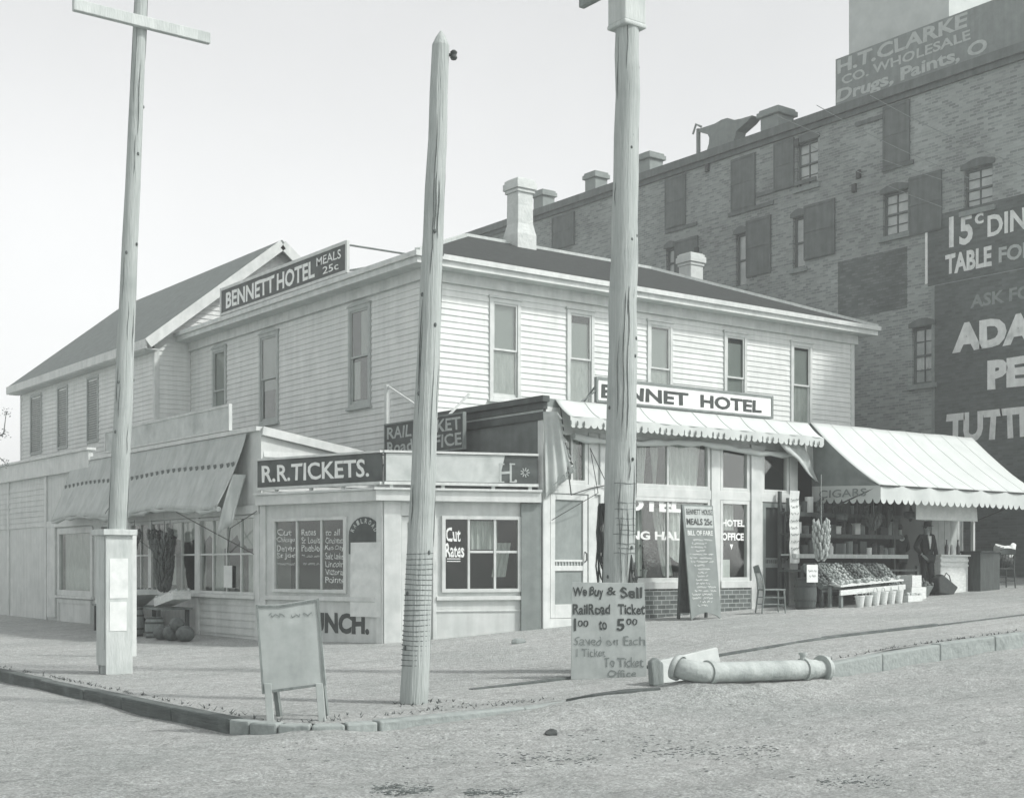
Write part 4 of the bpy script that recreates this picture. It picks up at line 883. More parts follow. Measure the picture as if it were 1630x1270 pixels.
FWi = Fr((16.75, 0, 0), (0, 1, 0), (-1, 0, 0))
for i, (xa, ya, xb, yb) in enumerate(((1232, 182, 1542, 300), (1300, 168, 1548, 286), (1385, 152, 1636, 268), (1290, 232, 1500, 330))):
    a_, b_ = FWi.p(*FWi.at(xa, ya)), FWi.p(*FWi.at(xb, yb)); mb = MB(); mb.tube([a_.lerp(b_, t / 12) - UP * .12 * math.sin(math.pi * t / 12) for t in range(13)], .011, 5)
    tag(mb.build('wire', 'sill'), ['longest pale wire slanting down the warehouse wall from beside the anvil sign', 'pale wire slanting down the warehouse wall just above the longest one', 'pale wire nearest the rooftop drug sign on the warehouse wall', 'lowest pale wire slanting over the shuttered warehouse windows'][i], 'wire', 'wires slanting across the warehouse wall')
# ================================================================== STREET TREE at the left edge
tb = V((-8.35, 3.2, g(-8.35))); tr_ = thing('street_tree', tb, 'small street tree whose dark leafy twig enters at the left edge', 'tree')
mb = MB(); mb.tube([tb - UP * .1, tb + V((.03, 0, 1.5)), tb + V((-.04, .05, 3.2)), tb + V((0, 0, 5.0)), tb + V((.05, 0, 6.2))], [.11, .09, .075, .05, .02], 10)
for a, z, L in ((.3, 3.0, .8), (2.2, 3.6, .9), (4.0, 4.2, .9), (5.2, 4.8, .7), (1.2, 5.2, .6)): mb.tube([tb + UP * z, tb + V((math.cos(a) * L * .5, math.sin(a) * L * .5, z + .3)), tb + V((math.cos(a) * L, math.sin(a) * L, z + .45))], [.04, .025, .01], 6)
tw_ = on_plane(6, 690, tb, V((.6, .8, 0))); tw2 = on_plane(8, 736, tb, V((.6, .8, 0))); mb.tube([tb + UP * 3.0, (tb + UP * 3.3).lerp(tw_, .6), tw_, on_plane(10, 655, tb, V((.6, .8, 0)))], [.035, .02, .012, .005], 6); mb.tube([(tb + UP * 3.2).lerp(tw_, .7), tw2], [.015, .006], 6)
mb.build('trunk', 'tar_shade', tr_)
mb = MB()
def leaf_at(c, sp, sz_=.035):
    c = V(c) + V((random.gauss(0, sp), random.gauss(0, sp), random.gauss(0, sp))); a = V((random.gauss(0, 1), random.gauss(0, 1), random.gauss(0, 1))).normalized() * sz_; b = a.orthogonal().normalized() * sz_ * .5; mb.face(c - a, c + b, c + a, c - b)
for i in range(34): leaf_at(tw_, .05, .022); leaf_at(tw2, .04, .02); leaf_at(on_plane(9, 658, tb, V((.6, .8, 0))), .04, .022)
for i in range(1500): d = V((random.gauss(0, 1), random.gauss(0, 1), random.gauss(0, 1))).normalized() * random.random() ** .4; leaf_at(tb + V((d.x * .72 - .12, d.y * .8, 5.0 + d.z * 1.5)), .05, .05)
mb.build('crown', 'leaf', tr_)
# ================================================================== POLES
def pole_pts(base, top, n=14, wob=.012):
    return [V(base).lerp(V(top), i / n) + V((wob * noise.noise((i * .7, base[0], 0)), wob * noise.noise((i * .7, base[1], 9)), 0)) for i in range(n + 1)]
# left pole, boxed in at the foot
LB = V((-7.88, -4.2, 0)); t1 = thing('utility_pole', LB, 'tall pole with a crossarm and a white boxed-in foot before the fruit shop', 'pole', 'utility poles along the kerb')
pts = pole_pts((LB.x - .035, LB.y + .045, -.1), (LB.x + .34, LB.y - .25, 10.6)); mb = MB(); mb.tube(pts, [.152 - .072 * i / 14 for i in range(15)], 14); mb.build('shaft', 'pole', t1, smooth=True)
pc = pts[0].lerp(pts[-1], 9.13 / 10.7); mb = MB(); mb.obox(pc + V((-.98, -.17, -.09)), (1.96, 0, 0), (0, .09, 0), (0, 0, .155)); mb.build('crossarm', 'palewood', t1, bevel=.01)
mb = MB(); bx = .19
mb.box(LB.x - bx, LB.x + bx, LB.y - bx, LB.y - bx + .025, .0, 1.92); mb.box(LB.x - bx, LB.x - bx + .025, LB.y - bx + .026, LB.y + bx, .12, 1.92); mb.box(LB.x + bx - .025, LB.x + bx, LB.y - bx + .026, LB.y + bx, 0, 1.92); mb.box(LB.x - bx + .026, LB.x + bx - .026, LB.y + bx - .025, LB.y + bx, 0, 1.92)
mb.box(LB.x - bx - .05, LB.x + bx + .05, LB.y - bx - .05, LB.y + bx + .05, 1.92, 2.0); mb.box(LB.x - bx - .012, LB.x - bx - .001, LB.y - bx + .05, LB.y - bx + .16, .35, 1.9); bxo = mb.build('box', 'palewood', t1, bevel=.008)
mb = MB(); mb.box(LB.x - .14, LB.x + .12, LB.y - bx - .006, LB.y - bx, 1.05, 1.6); mb.box(LB.x - .14, LB.x + .1, LB.y - bx - .006, LB.y - bx, .6, 1.0); mb.build('pasted_bill', 'paper', bxo)
mb = MB(); q = V((-6.45, -1.2, 0)); mb.box(q.x - .045, q.x + .045, q.y - .045, q.y + .045, -.1, 2.05); o = mb.build('post', 'trim', bevel=.006); tag(o, 'thin white post standing behind the boxed pole foot', 'post')
# middle pole
MBp = V((-6.8, -10.2, g(-6.8))); t2 = thing('utility_pole', MBp, 'wire-wrapped short pole with a pointed top in the middle, before the ticket office', 'pole', 'utility poles along the kerb')
pts = pole_pts((MBp.x, MBp.y, -.1), (MBp.x + .26, MBp.y - .15, 7.15)); rad = [.158 - .062 * i / 14 for i in range(15)]
mb = MB(); mb.tube(pts + [pts[-1] + V((0, 0, .09)), pts[-1] + V((.005, 0, .16))], rad + [.055, .012], 16); mb.build('shaft', 'pole', t2, smooth=False)
mb = MB(); z = .42
while z < 1.68:
    f_ = (z + .1) / 7.25; c = pts[0].lerp(pts[-1], f_); r = .158 - .07 * f_ + .003
    mb.tube([c + V((r * math.cos(a), r * math.sin(a), .006 * math.sin(a + z * 9))) for a in [i * 2 * math.pi / 18 for i in range(19)]], .0042, 5, False); z += random.uniform(.05, .06)
mb.build('wire_wrap', 'tar_shade', t2)
mb = MB(); c = pts[-1] + RT * .11 - UP * .1; mb.tube([c - RT * .06, c + RT * .02], .018, 6); mb.lathe(c + RT * .03 - UP * .05, [(.03, 0), (.04, .02), (.03, .05), (.04, .08), (.02, .1)], 10); mb.build('insulator', 'black_iron', t2)
# right pole
RB = V((-3.2, -9.45, g(-3.2))); t3 = thing('utility_pole', RB, 'thick weathered pole with a rotted foot and collar top, right of the ticket office', 'pole', 'utility poles along the kerb')
pts = pole_pts((RB.x, RB.y, 0), (RB.x + .17, RB.y - .06, 10.8), 20, .03); rr = lambda f_: .235 - .10 * f_ ** .75
mb = MB(); n = 22
k0 = len(mb.v)
for i, p in enumerate(pts):
    for j in range(n): a = 2 * math.pi * j / n; r = rr(i / 20) * (1 + .05 * noise.noise((math.cos(a) * 1.6, math.sin(a) * 1.6, i * .3))); mb.v.append(p + V((r * math.cos(a), r * math.sin(a), 0)))
for i in range(20):
    for j in range(n): a, b = k0 + i * n + j, k0 + i * n + (j + 1) % n; mb.f.append((a, b, b + n, a + n))
mb.build('shaft', 'pole', t3, smooth=True)
mb = MB()
for z in [2.55, 2.3, 2.22, 2.1, 2.02, 1.95, 1.9, 1.78, 1.72, 1.66]:
    c = pts[0].lerp(pts[-1], z / 10.8); r = rr(z / 10.8) + .004; a0 = random.uniform(3.6, 4.2); ln = random.uniform(1.6, 2.6)
    mb.tube([c + V((r * math.cos(a0 + ln * i / 12), r * math.sin(a0 + ln * i / 12), .006 * math.sin(i))) for i in range(13)], .0035, 5)
mb.build('wire_wrap', 'tar_shade', t3)
mb = MB()                                               # charred, split hollow low on the pole
for i in range(34):
    a = R(-62) + random.uniform(-.55, .45); z = random.uniform(.55, 1.66); L = random.uniform(.12, .4); c = pts[0].lerp(pts[-1], z / 10.8); r = rr(z / 10.8)
    p = c + V((r * math.cos(a), r * math.sin(a), 0)); mb.tube([p, p + V((.012 * math.cos(a), .012 * math.sin(a), -L / 2)), p + V((0, 0, -L))], [.006, .035, .008], 6)
mb.build('rotted_hollow', 'black_iron', t3)
mb = MB(); c = pts[0].lerp(pts[-1], 8.62 / 10.8)
mb.obox(c + V((-.19, -.17, -.15)), (.36, 0, 0), (0, .34, 0), (0, 0, 1.5)); mb.obox(c + V((-.2, -.18, -.2)), (.38, 0, 0), (0, .36, 0), (0, 0, .06)); mb.build('collar', 'palewood', t3, bevel=.02)
mb = MB(); mb.obox(c + V((-.27, -.62, .24)), (.09, 0, 0), (0, 1.28, 0), (0, 0, .12)); mb.build('crossarm', 'midwood', t3, bevel=.01)
def cracks(par, base, top, rf, n, zmax):
    mb = MB()
    for i in range(n):
        a = random.uniform(3.0, 6.2); z = random.uniform(.3, zmax); L = random.uniform(.3, 1.5); H_ = top.z - base.z; q = []
        for j in range(7):
            f_ = (z + L * j / 6) / H_; c = base.lerp(top, f_); r = rf(f_) + .001; aa = a + .05 * math.sin(j * 1.3 + i); q.append(c + V((r * math.cos(aa), r * math.sin(aa), 0)))
        mb.tube(q, [.001, .005, .006, .005, .006, .004, .001], 4)
    for i in range(n // 2):
        a = random.uniform(3.0, 6.2); f_ = random.uniform(.3, zmax) / (top.z - base.z); c = base.lerp(top, f_); r = rf(f_); mb.ell(c + V((r * math.cos(a), r * math.sin(a), 0)), (.018, .018, .026), 7, 5)
    mb.build('cracks', 'tar_shade', par)
cracks(t1, V((LB.x - .035, LB.y + .045, -.1)), V((LB.x + .34, LB.y - .25, 10.6)), lambda f_: .150 - .071 * f_, 16, 9); cracks(t2, V((MBp.x, MBp.y, -.1)), V((MBp.x + .26, MBp.y - .15, 7.15)), lambda f_: .157 - .062 * f_, 16, 5.4); cracks(t3, V((RB.x, RB.y, 0)), V((RB.x + .17, RB.y - .06, 10.8)), lambda f_: rr(f_) * 1.0, 26, 8)
# coil of black wire on the right pole
mb = MB(); cl = pts[0].lerp(pts[-1], 1.95 / 10.8) - RT * .205
for i in range(9):
    ln = random.uniform(.28, .62); o_ = RT * random.uniform(-.05, .03) + FW * random.uniform(-.06, .05)
    mb.tube([cl + o_ + UP * (.35 + .0) + RT * (.06 * math.sin(2 * math.pi * j / 16)) * random.uniform(.5, 1) + UP * (-ln + ln * math.cos(2 * math.pi * j / 16)) for j in range(17)], .011, 5, False)
o = mb.build('wire_coil', 'black_iron'); tag(o, 'coil of black wire hung on the left side of the thick pole', 'wire coil')

# ================================================================== BOARDS AND SIGNS ON THE PAVEMENT
# sandwich board at the corner
fl, frt = V((-8.78, -10.68, 0)), V((-8.30, -11.0, 0)); un = (frt - fl).normalized(); nn = V((un.y, -un.x, 0)); wd = (frt - fl).length
if nn.dot(CAM - fl) < 0: nn = -nn
sb = thing('sandwich_board', (fl + frt) / 2, 'pale weathered sandwich board standing at the kerb corner', 'sandwich board')
lean = -nn * .12 - un * .10; zb = .30; ht = 1.15
def sbp(u, z, d=0): return fl + un * u + UP * z + lean * (z / ht) + nn * d
mb = MB(); tl = (0, ht - .03)
mb.prism([sbp(-.02, zb - .04), sbp(wd + .02, zb + .04), sbp(wd + .0, ht + .03), sbp(.36 * wd, ht - .03), sbp(-.02, ht - .03)], nn * .025); bd = mb.build('board', 'boardpaint', sb, bevel=.004)
mb = MB()
for u in (.03, wd - .05): mb.obox(sbp(u - .035, -.02, .0), un * .07, sbp(u, zb + .06) - sbp(u, -.02), nn * .045)
mb.build('leg', 'boardpaint', sb, bevel=.004)
mb = MB(); bk = -nn * .38 + un * .02
for u in (.05, wd - .06): mb.beam(sbp(u, ht - .06, -.03), fl + un * u + bk - UP * .01, .05, .04)
mb.beam(fl + un * .05 + bk + lean * .1 + UP * .35 - lean * .1, fl + un * (wd - .06) + bk + UP * .35, .03, .05)
mb.build('back_frame', 'midwood', sb)
frb = Fr(sbp(0, 0), un, nn); mb = MB()
for k_, (a, b) in enumerate(((.16 * wd, .42 * wd), (.5 * wd, .88 * wd))):
    n0 = len(mb.v); squiggle(mb, frb, a, b, 1.02 - ht * 0, .06, .0, .012)
    for i in range(n0, len(mb.v)): mb.v[i] += lean * (mb.v[i].z / ht) + nn * .03
mb.build('scribble', 'greylet', bd)
mb = MB()
for a_, b_ in ((sbp(-.02, zb - .04, .03), sbp(-.02, ht - .03, .03)), (sbp(wd, zb + .04, .03), sbp(wd, ht + .03, .03)), (sbp(-.02, ht - .045, .03), sbp(.36 * wd, ht - .045, .03)), (sbp(.36 * wd, ht - .045, .03), sbp(wd, ht + .015, .03)), (sbp(0, zb - .02, .03), sbp(wd, zb + .05, .03))): mb.beam(a_, b_, .012, .022, nn)
mb.build('edge_frame', 'midwood', bd)
# "We buy and sell" board leaning on the thick pole
wb = V((-3.78, -9.95, 0)); wz = g(wb.x) - .02
FWB = Fr((wb.x, wb.y, 0), RT, -FW); tilt = .14; Hh, Ww = 1.20, .94
def wp(u, z, d=0): return FWB.p(u, wz + z, d - tilt * z / Hh)
o = MB().prism([wp(-Ww / 2, 0), wp(Ww / 2, 0), wp(Ww / 2 - .02, Hh - .01), wp(-Ww / 2 + .02, Hh)], -FWB.n * .03).build('leaning_sign', 'boardpaint', bevel=.004)
tag(o, 'upright pale hand-lettered railroad ticket board leaning against the thick pole', 'sign')
def wtext(t, u0, u1, z0, z1, m, bold=.02, hand=.9):
    mb = MB(); put_text(mb, t, FWB, u0, u1, wz + z0, wz + z1, 0, bold=bold, hand=hand)
    for v in mb.v: v += FWB.n * (.006 - tilt * (v.z - wz) / Hh)
    return mb
mb = MB()
for q in (wtext('We Buy', -.44, -.06, .99, 1.14, 0, .03), wtext('&', -.02, .1, 1.04, 1.14, 0, .02), wtext('Sell', .15, .42, 1.0, 1.14, 0, .03), wtext('RailRoad', -.44, .02, .80, .93, 0, .025), wtext('Ticket', .12, .45, .80, .93, 0, .025), wtext('1', -.43, -.40, .60, .75, 0, .02), wtext('00', -.38, -.25, .65, .73, 0, .01), wtext('to', -.12, -.02, .61, .73, 0, .02), wtext('5', .1, .2, .60, .75, 0, .02), wtext('00', .22, .36, .67, .75, 0, .01)):
    q.build('lettering', 'black', o)
mb = MB()
for q in (wtext('Saved on Each', -.42, .44, .42, .53, 0, .0), wtext('1 Ticket', -.40, -.04, .28, .38, 0, .0), wtext('To Ticket', -.06, .42, .155, .27, 0, .01), wtext('Office', -.02, .34, .03, .12, 0, .01)):
    q.build('faded_lettering', 'greylet', o)
# tall blackboard
bx0, by = FS.U(1092, 1.15), -5.0
bb = thing('menu_board', (2.8, -5.0, g(2.8)), 'tall narrow menu board with a pale heading and chalked bill of fare', 'menu board')
bz = g(2.8); FBB = Fr((2.42, -5.05, 0), (1, 0, 0), (0, -1, 0)); bh_, bw_ = 2.08, .78
def bp_(u, z, d=0): return FBB.p(u, bz + z, d - .20 * z / bh_)
mb = MB(); mb.prism([bp_(.02, -.01), bp_(.14, .07), bp_(bw_ * .5, .13), bp_(bw_ - .14, .07), bp_(bw_ - .0, -.01), bp_(bw_ - .02, bh_), bp_(-.02, bh_)], (0, .025, 0)); bdo = mb.build('board', 'greypaint', bb)
mb = MB(); mb.prism([bp_(.03, bh_ - .42, .001), bp_(bw_ - .05, bh_ - .42, .001), bp_(bw_ - .05, bh_ - .03, .001), bp_(.02, bh_ - .03, .001)], (0, -.006, 0)); hd = mb.build('heading_panel', 'ghost', bdo)
mb = MB(); mb.beam(bp_(.02, bh_ - .02, -.03), FBB.p(.04, bz, -.36), .04, .05); mb.beam(bp_(bw_ - .03, bh_ - .02, -.03), FBB.p(bw_ - .04, bz, -.36), .04, .05)
mb.prism([bp_(-.0, bh_ - .05, -.03), FBB.p(.03, bz + .1, -.34), FBB.p(bw_ - .03, bz + .1, -.34), bp_(bw_, bh_ - .05, -.03)], (0, .02, 0)); mb.build('back_frame', 'darkwood', bb)
def bt_(mb, t, u0, u1, z0, z1, d, **k): 
    k_ = len(mb.v); put_text(mb, t, FBB, u0, u1, bz + z0, bz + z1, 0, **k)
    for v in mb.v[k_:]: v += FBB.n * (d - .20 * (v.z - bz) / bh_)
mb = MB(); bt_(mb, 'BENNETT HOUSE', .06, .72, 1.90, 2.0, .012, bold=.01, hand=.5); bt_(mb, 'MEALS 25c', .05, .70, 1.71, 1.83, .012, bold=.03); mb.build('lettering', 'black', bb)
mb = MB(); bt_(mb, 'BILL OF FARE', .06, .70, 1.52, 1.61, .008, bold=.03); k_ = len(mb.v)
for i in range(19):
    z = 1.44 - i * .066; L = random.uniform(.2, .6); c = .38 + random.uniform(-.08, .05); squiggle(mb, FBB, max(.07, c - L / 2), min(.72, c + L / 2), bz + z, .05, 0, .012)
for v in mb.v[k_:]: v += FBB.n * (.008 - .20 * (v.z - bz) / bh_)
mb.build('chalk_writing', 'chalk', bb)

# ================================================================== PIPE, PLANKS, DEBRIS
def sz(x, y): return street_z(x, y)
pa, pb = V((-4.02, -11.90, 0)), V((-2.3, -11.95, 0)); pr = .115
pa.z = sz(pa.x, pa.y) + pr - .01; pb.z = sz(pb.x, pb.y) + pr - .01; ax = (pb - pa).normalized()
pipe = thing('drain_pipe', pa - UP * pr, 'pale cast-iron drain pipe with an elbow and flange lying in the gutter', 'pipe')
mb = MB(); mb.tube([pa, pb], pr, 28); mb.tube([pa - ax * .02, pa + ax * .05], pr + .022, 24); mb.tube([pb - ax * .22, pb - ax * .16], pr + .022, 24); mb.build('barrel', 'cast', pipe, smooth=True)
mb = MB(); e0 = pa; hd_ = (-ax * .8 + V((.0, .55, .12))).normalized(); mb.tube([e0, e0 - ax * .08, e0 - ax * .17 + V((0, .03, .015)), e0 - ax * .24 + V((0, .10, .03)), e0 - ax * .27 + V((0, .2, .05))], [pr * 1.02] * 5, 24, False); ring = e0 - ax * .27 + V((0, .2, .05)); mb.tube([ring - V((-.01, .03, .01)), ring + V((-.01, .03, .01))], pr + .03, 24, False); mb.build('elbow', 'cast', pipe, smooth=True, solid=.012)
mb = MB(); mb.tube([pb, pb + ax * .10], pr * .9, 20); mb.tube([pb + ax * .10, pb + ax * .15], [pr + .05, pr + .05], 24); mb.tube([pb + ax * .15, pb + ax * .22], [pr + .03, pr + .0], 24); mb.build('flange', 'cast', pipe, smooth=True)
q = pa.lerp(pb, .88); mb = MB(); mb.tube([q + UP * .1, q + UP * .17], .035, 12); mb.tube([q + UP * .17, q + UP * .20], .05, 12); mb.build('valve_cap', 'cast', pipe)
a, b = V((-3.9, -11.02, g(-3.9))), V((-3.0, -11.14, g(-3.0))); un_ = (b - a).normalized()
o = MB().prism([a + UP * .02, b + UP * .0, b + UP * .36 + V((0, .10, 0)), a + un_ * .04 + UP * .27 + V((0, .1, 0))], (.02, .06, .0)).build('kerb_slab', 'signpale', bevel=.01); tag(o, 'pale stone slab tipped up on edge behind the drain pipe', 'slab')
a = V((-4.04, -11.02, g(-4.0))); o = MB().prism([a, a + V((.14, -.05, 0)), a + V((.16, -.02, .26)), a + V((.09, .02, .33)), a + V((.0, .02, .28))], (.05, .13, 0)).build('broken_slab', 'midwood', bevel=.02); tag(o, 'dark broken slab end beside the tipped pale slab', 'slab')
mb = MB(); c0 = V((-5.15, -11.42, 0))
for i in range(14):                                     # dark sunken iron plate/gutter board
    pass
pl = [V((-5.6, -11.34, 0)), V((-5.2, -11.30, 0)), V((-4.85, -11.5, 0)), V((-4.62, -11.78, 0)), V((-5.0, -11.72, 0)), V((-5.4, -11.55, 0))]
for p in pl: p.z = max(street_z(p.x, p.y), g(p.x) if p.y > KY else -1) + .03
o = MB().prism(pl, (0, 0, -.05)).build('gutter_board', 'darkwood', bevel=.008); tag(o, 'dark curved board lying over the gutter beside the leaning ticket sign', 'board')
mb = MB(); x = -5.6
while x < 16:
    L = random.uniform(2.2, 3.6); yy = -9.62 + .03 * math.sin(x); mb.obox((x + .01, yy, g(x) - .05), (L - .02, random.uniform(-.03, .03), g(x + L) - g(x)), (0, .09, 0), (0, 0, .05 + random.uniform(.012, .04))); x += L
kind(mb.build('boardwalk_edging', 'tar_shade', bevel=.006), 'structure')
def rock(c, r, name, m, label, cat='stone', grp=None):
    mb = MB(); mb.ell(c, r, 9, 6); sd_ = random.random() * 40
    for v in mb.v: dv = v - V(c); v += dv * .45 * noise.noise((dv.x / r[0] + sd_, dv.y / r[1], dv.z / r[2]))
    return tag(mb.build(name, m, smooth=False), label, cat, grp)
def onstreet(px, py):
    z = -.1
    for i in range(8): p = on_plane(px, py, V((0, 0, z)), UP); z = street_z(p.x, p.y) if (p.x < KX or p.y < KY) else g(p.x)
    return V((p.x, p.y, z))
p = onstreet(878, 1166); rock(p + UP * .015, (.075, .05, .035), 'stone', 'black_iron', 'dark lump of stone lying in the open street', 'stone', 'stones in the street')
p = onstreet(825, 1003); rock(p + UP * .02, (.14, .06, .06), 'stone', 'greypaint', 'grey stone at the foot of the ticket office end post', 'stone', 'stones in the street')
mb = MB()                                               # horse droppings, straw and clods: nobody could count them
drifts = [(590, 690, 1256, 4, 300), (740, 830, 1261, 3, 200), (790, 960, 1206, 5, 200), (1010, 1240, 1197, 6, 240), (1300, 1420, 1244, 5, 120), (420, 1620, 1190, 30, 260)]
for x0, x1, yc, sd_y, cnt in drifts:
    for i in range(cnt):
        py_ = random.gauss(yc, sd_y); p = onstreet(random.uniform(x0, x1), min(max(py_, 1132), 1290)); s_ = random.uniform(.002, .008)
        if p.y > KY - .3: continue
        mb.ell(p + UP * s_ * .2, (s_ * random.uniform(1.5, 5), s_ * random.uniform(.8, 2), s_ * .5), 5, 3, Matrix.Rotation(random.gauss(0, .5), 3, 'Z'))
kind(mb.build('droppings', 'tar_shade'), 'stuff'); 
mb = MB()
for i in range(620):                                    # weeds and rubbish along the kerbs and pole feet
    r_ = random.random()
    if r_ < .5: p = V((KX + .08 + abs(random.gauss(0, .07)), random.uniform(-10.9, -1), 0))
    elif r_ < .7: p = MBp + V((random.gauss(0, .2), random.gauss(-.1, .12), 0))
    else: p = V((random.uniform(-8.6, -5.5), KY + .2 + abs(random.gauss(0, .2)), 0))
    if i > 260: p = V((random.uniform(-4.2, 12), KY + .06 + abs(random.gauss(0, .05)), 0))
    p.z = g(p.x)
    for j in range(3): a = random.random() * 6; L = random.uniform(.02, .07); q = V((math.cos(a), math.sin(a), random.uniform(.2, 1))).normalized() * L; sd2 = V((-math.sin(a), math.cos(a), 0)) * .008; mb.face(p - sd2, p + sd2, p + q)
kind(mb.build('weeds', 'leaf'), 'stuff')

# ================================================================== FRUIT STAND
def crate(label, loc, size, m='palewood', rz=0, tiltx=0, fill=None, grp='fruit crates on the stand', fr_=.045, cat='crate', name='fruit_crate'):
    sx, sy, sz_ = size; t = thing(name, (0, 0, 0), label, cat, grp); mb = MB(); th = .014
    mb.box(-sx / 2, sx / 2, -sy / 2, -sy / 2 + th, 0, sz_); mb.box(-sx / 2, sx / 2, sy / 2 - th, sy / 2, 0, sz_); mb.box(-sx / 2, -sx / 2 + th, -sy / 2 + th + .001, sy / 2 - th - .001, 0, sz_); mb.box(sx / 2 - th, sx / 2, -sy / 2 + th + .001, sy / 2 - th - .001, 0, sz_); mb.box(-sx / 2 + th, sx / 2 - th, -sy / 2 + th, sy / 2 - th, .002, .02)
    mb.build('box', m, t)
    if fill:
        mb = MB(); nx, ny = int(sx / (fr_ * 1.9)), int(sy / (fr_ * 1.9))
        for i in range(nx):
            for j in range(ny):
                mb.ell(V((-sx / 2 + (i + .5 + random.uniform(-.2, .2)) * sx / nx, -sy / 2 + (j + .5 + random.uniform(-.2, .2)) * sy / ny, sz_ - .01 + random.uniform(-.01, .03))), fr_ * random.uniform(.85, 1.1), 8, 5)
        kind(mb.build('fruit', fill, t, smooth=True), 'stuff')
    t.location = loc; t.rotation_euler = (tiltx, 0, rz); return t
# stepped rack
rack = thing('display_rack', (7.2, -4.5, g(7.2)), 'wooden display rack with shelves under the fruit stand awning', 'rack')
zr = g(7.2); mb = MB()
for x in (5.95, 7.1, 8.3, 9.6): MB().box(x - .03, x + .03, -4.02, -3.96, g(x) - .05, 3.0).build('upright', 'darkwood', rack); MB().box(x - .03, x + .03, -4.62, -4.56, g(x) - .05, 1.5).build('upright', 'darkwood', rack)
for z, y0, y1, m in ((1.70, -4.32, -3.95, 'palewood'), (2.12, -4.2, -3.95, 'darkwood'), (2.55, -4.15, -3.95, 'darkwood')): mb = MB(); mb.box(5.95, 9.65, y0, y1, z, z + .035); mb.box(5.95, 9.65, y0 - .015, y0 - .001, z - .05, z + .035); mb.build('shelf', m, rack)
mb = MB(); mb.box(5.9, 9.6, -4.64, -4.0, 1.38, 1.42); mb.box(5.9, 8.4, -5.12, -5.06, .98, 1.02); mb.box(5.92, 5.98, -5.1, -5.04, g(6) - .05, 1.0); mb.box(8.3, 8.36, -5.1, -5.04, g(8) - .05, 1.0); mb.build('slope_rail', 'darkwood', rack)
fills = ['fruitdark', 'fruit', 'fruitlight', 'fruitdark', 'fruit', 'fruitdark', 'fruit']
desc = ['dark round fruit, leftmost of the sloping row', 'mixed grey fruit, second along the sloping row', 'pale fruit, third along the sloping row', 'dark fruit right of the pale one on the sloping row', 'grey fruit, third from the right on the sloping row', 'dark plums, second from the right on the sloping row', 'grey fruit, rightmost of the sloping row']
for i in range(7):
    x = 6.1 + i * .36; crate('tilted open crate of ' + desc[i], (x, -4.8, 1.24), (.33, .66, .12), ['midwood', 'palewood', 'midwood'][i % 3], random.uniform(-.04, .04), R(40), fills[i], 'fruit crates on the stand', random.choice((.035, .042, .03)))
# goods on the shelves
gd = ['tin', 'box', 'jar']; nB = 0
rowname = {1.735: 'lowest shelf', 2.155: 'middle shelf', 2.585: 'top shelf'}
for z in rowname:
    x = 6.1; i = 0
    while x < 9.45 and i < 25:
        w_ = random.uniform(.12, .26); h_ = random.uniform(.14, .33); kd = random.choice(gd); yy = -4.06; m_ = random.choice(['paper', 'midwood', 'darkwood', 'dark', 'greypaint', 'black_iron', 'darkwood', 'fruitdark'])
        mb = MB()
        if kd == 'box': mb.box(x, x + w_, yy - .08, yy + .08, z, z + h_); mb.box(x - .005, x + w_ + .005, yy - .086, yy + .086, z + h_, z + h_ + .02)
        elif kd == 'tin': w_ = min(w_, .18); mb.lathe((x + w_ / 2, yy, z), [(w_ / 2 * .97, 0), (w_ / 2 * .97, h_ - .02), (w_ / 2, h_ - .02), (w_ / 2, h_)], 14)
        else: w_ = min(w_, .15); mb.lathe((x + w_ / 2, yy, z), [(w_ / 2, 0), (w_ / 2, h_ * .7), (w_ * .3, h_ * .85), (w_ * .3, h_ * .92), (w_ * .36, h_ * .92), (w_ * .36, h_)], 14)
        tone = 'pale' if m_ in ('paper',) else ('grey' if m_ in ('midwood', 'greypaint') else 'dark')
        o = mb.build({'box': 'carton', 'tin': 'tin', 'jar': 'jar'}[kd], m_, bevel=.004)
        tag(o, '%s %s on the %s of the fruit stand rack, %s from the left' % (tone, {'box': 'carton', 'tin': 'round tin', 'jar': 'lidded jar'}[kd], rowname[z], ['first', 'second', 'third', 'fourth', 'fifth', 'sixth', 'seventh', 'eighth', 'ninth', 'tenth', 'eleventh', 'twelfth', 'thirteenth', 'fourteenth', 'fifteenth', 'sixteenth', 'seventeenth', 'eighteenth', 'nineteenth', 'twentieth', 'twenty-first', 'twenty-second', 'twenty-third', 'twenty-fourth', 'twenty-fifth', 'twenty-sixth'][i]), {'box': 'carton', 'tin': 'tin', 'jar': 'jar'}[kd], 'goods on the rack shelves')
        x += w_ + random.uniform(.005, .06); i += 1
# white tray with baskets underneath
tray = thing('produce_tray', (7.0, -5.3, g(7)), 'long white tray with a splintered rim set in front of the sloping crates', 'tray')
zt = g(7.0)
mb = MB(); mb.prism([(6.0, -5.5, zt + .20), (8.0, -5.5, zt + .30), (8.0, -5.5, zt + .40), (6.0, -5.5, zt + .30)], (0, .03, 0)); mb.prism([(6.05, -5.46, zt + .36), (8.05, -5.42, zt + .47), (8.0, -5.1, zt + .50), (6.1, -5.1, zt + .40)], (0, 0, .03)); mb.build('rim', 'basket', tray)
mb = MB()
for i in range(70): x = random.uniform(6.1, 8.0); mb.ell((x, random.uniform(-5.42, -5.15), zt + .41 + (x - 6) * .05 + random.uniform(0, .05)), random.uniform(.025, .045), 7, 4)
kind(mb.build('fruit', 'fruitlight', tray, smooth=True), 'stuff')
mb = MB()
for x in (6.1, 7.9): mb.box(x - .03, x + .03, -5.45, -5.39, g(x) - .05, zt + .24); mb.box(x - .03, x + .03, -5.18, -5.12, g(x) - .05, zt + .36)
mb.build('leg', 'midwood', tray)
bk0 = None
order = ['first', 'second', 'third', 'fourth', 'fifth', 'sixth']
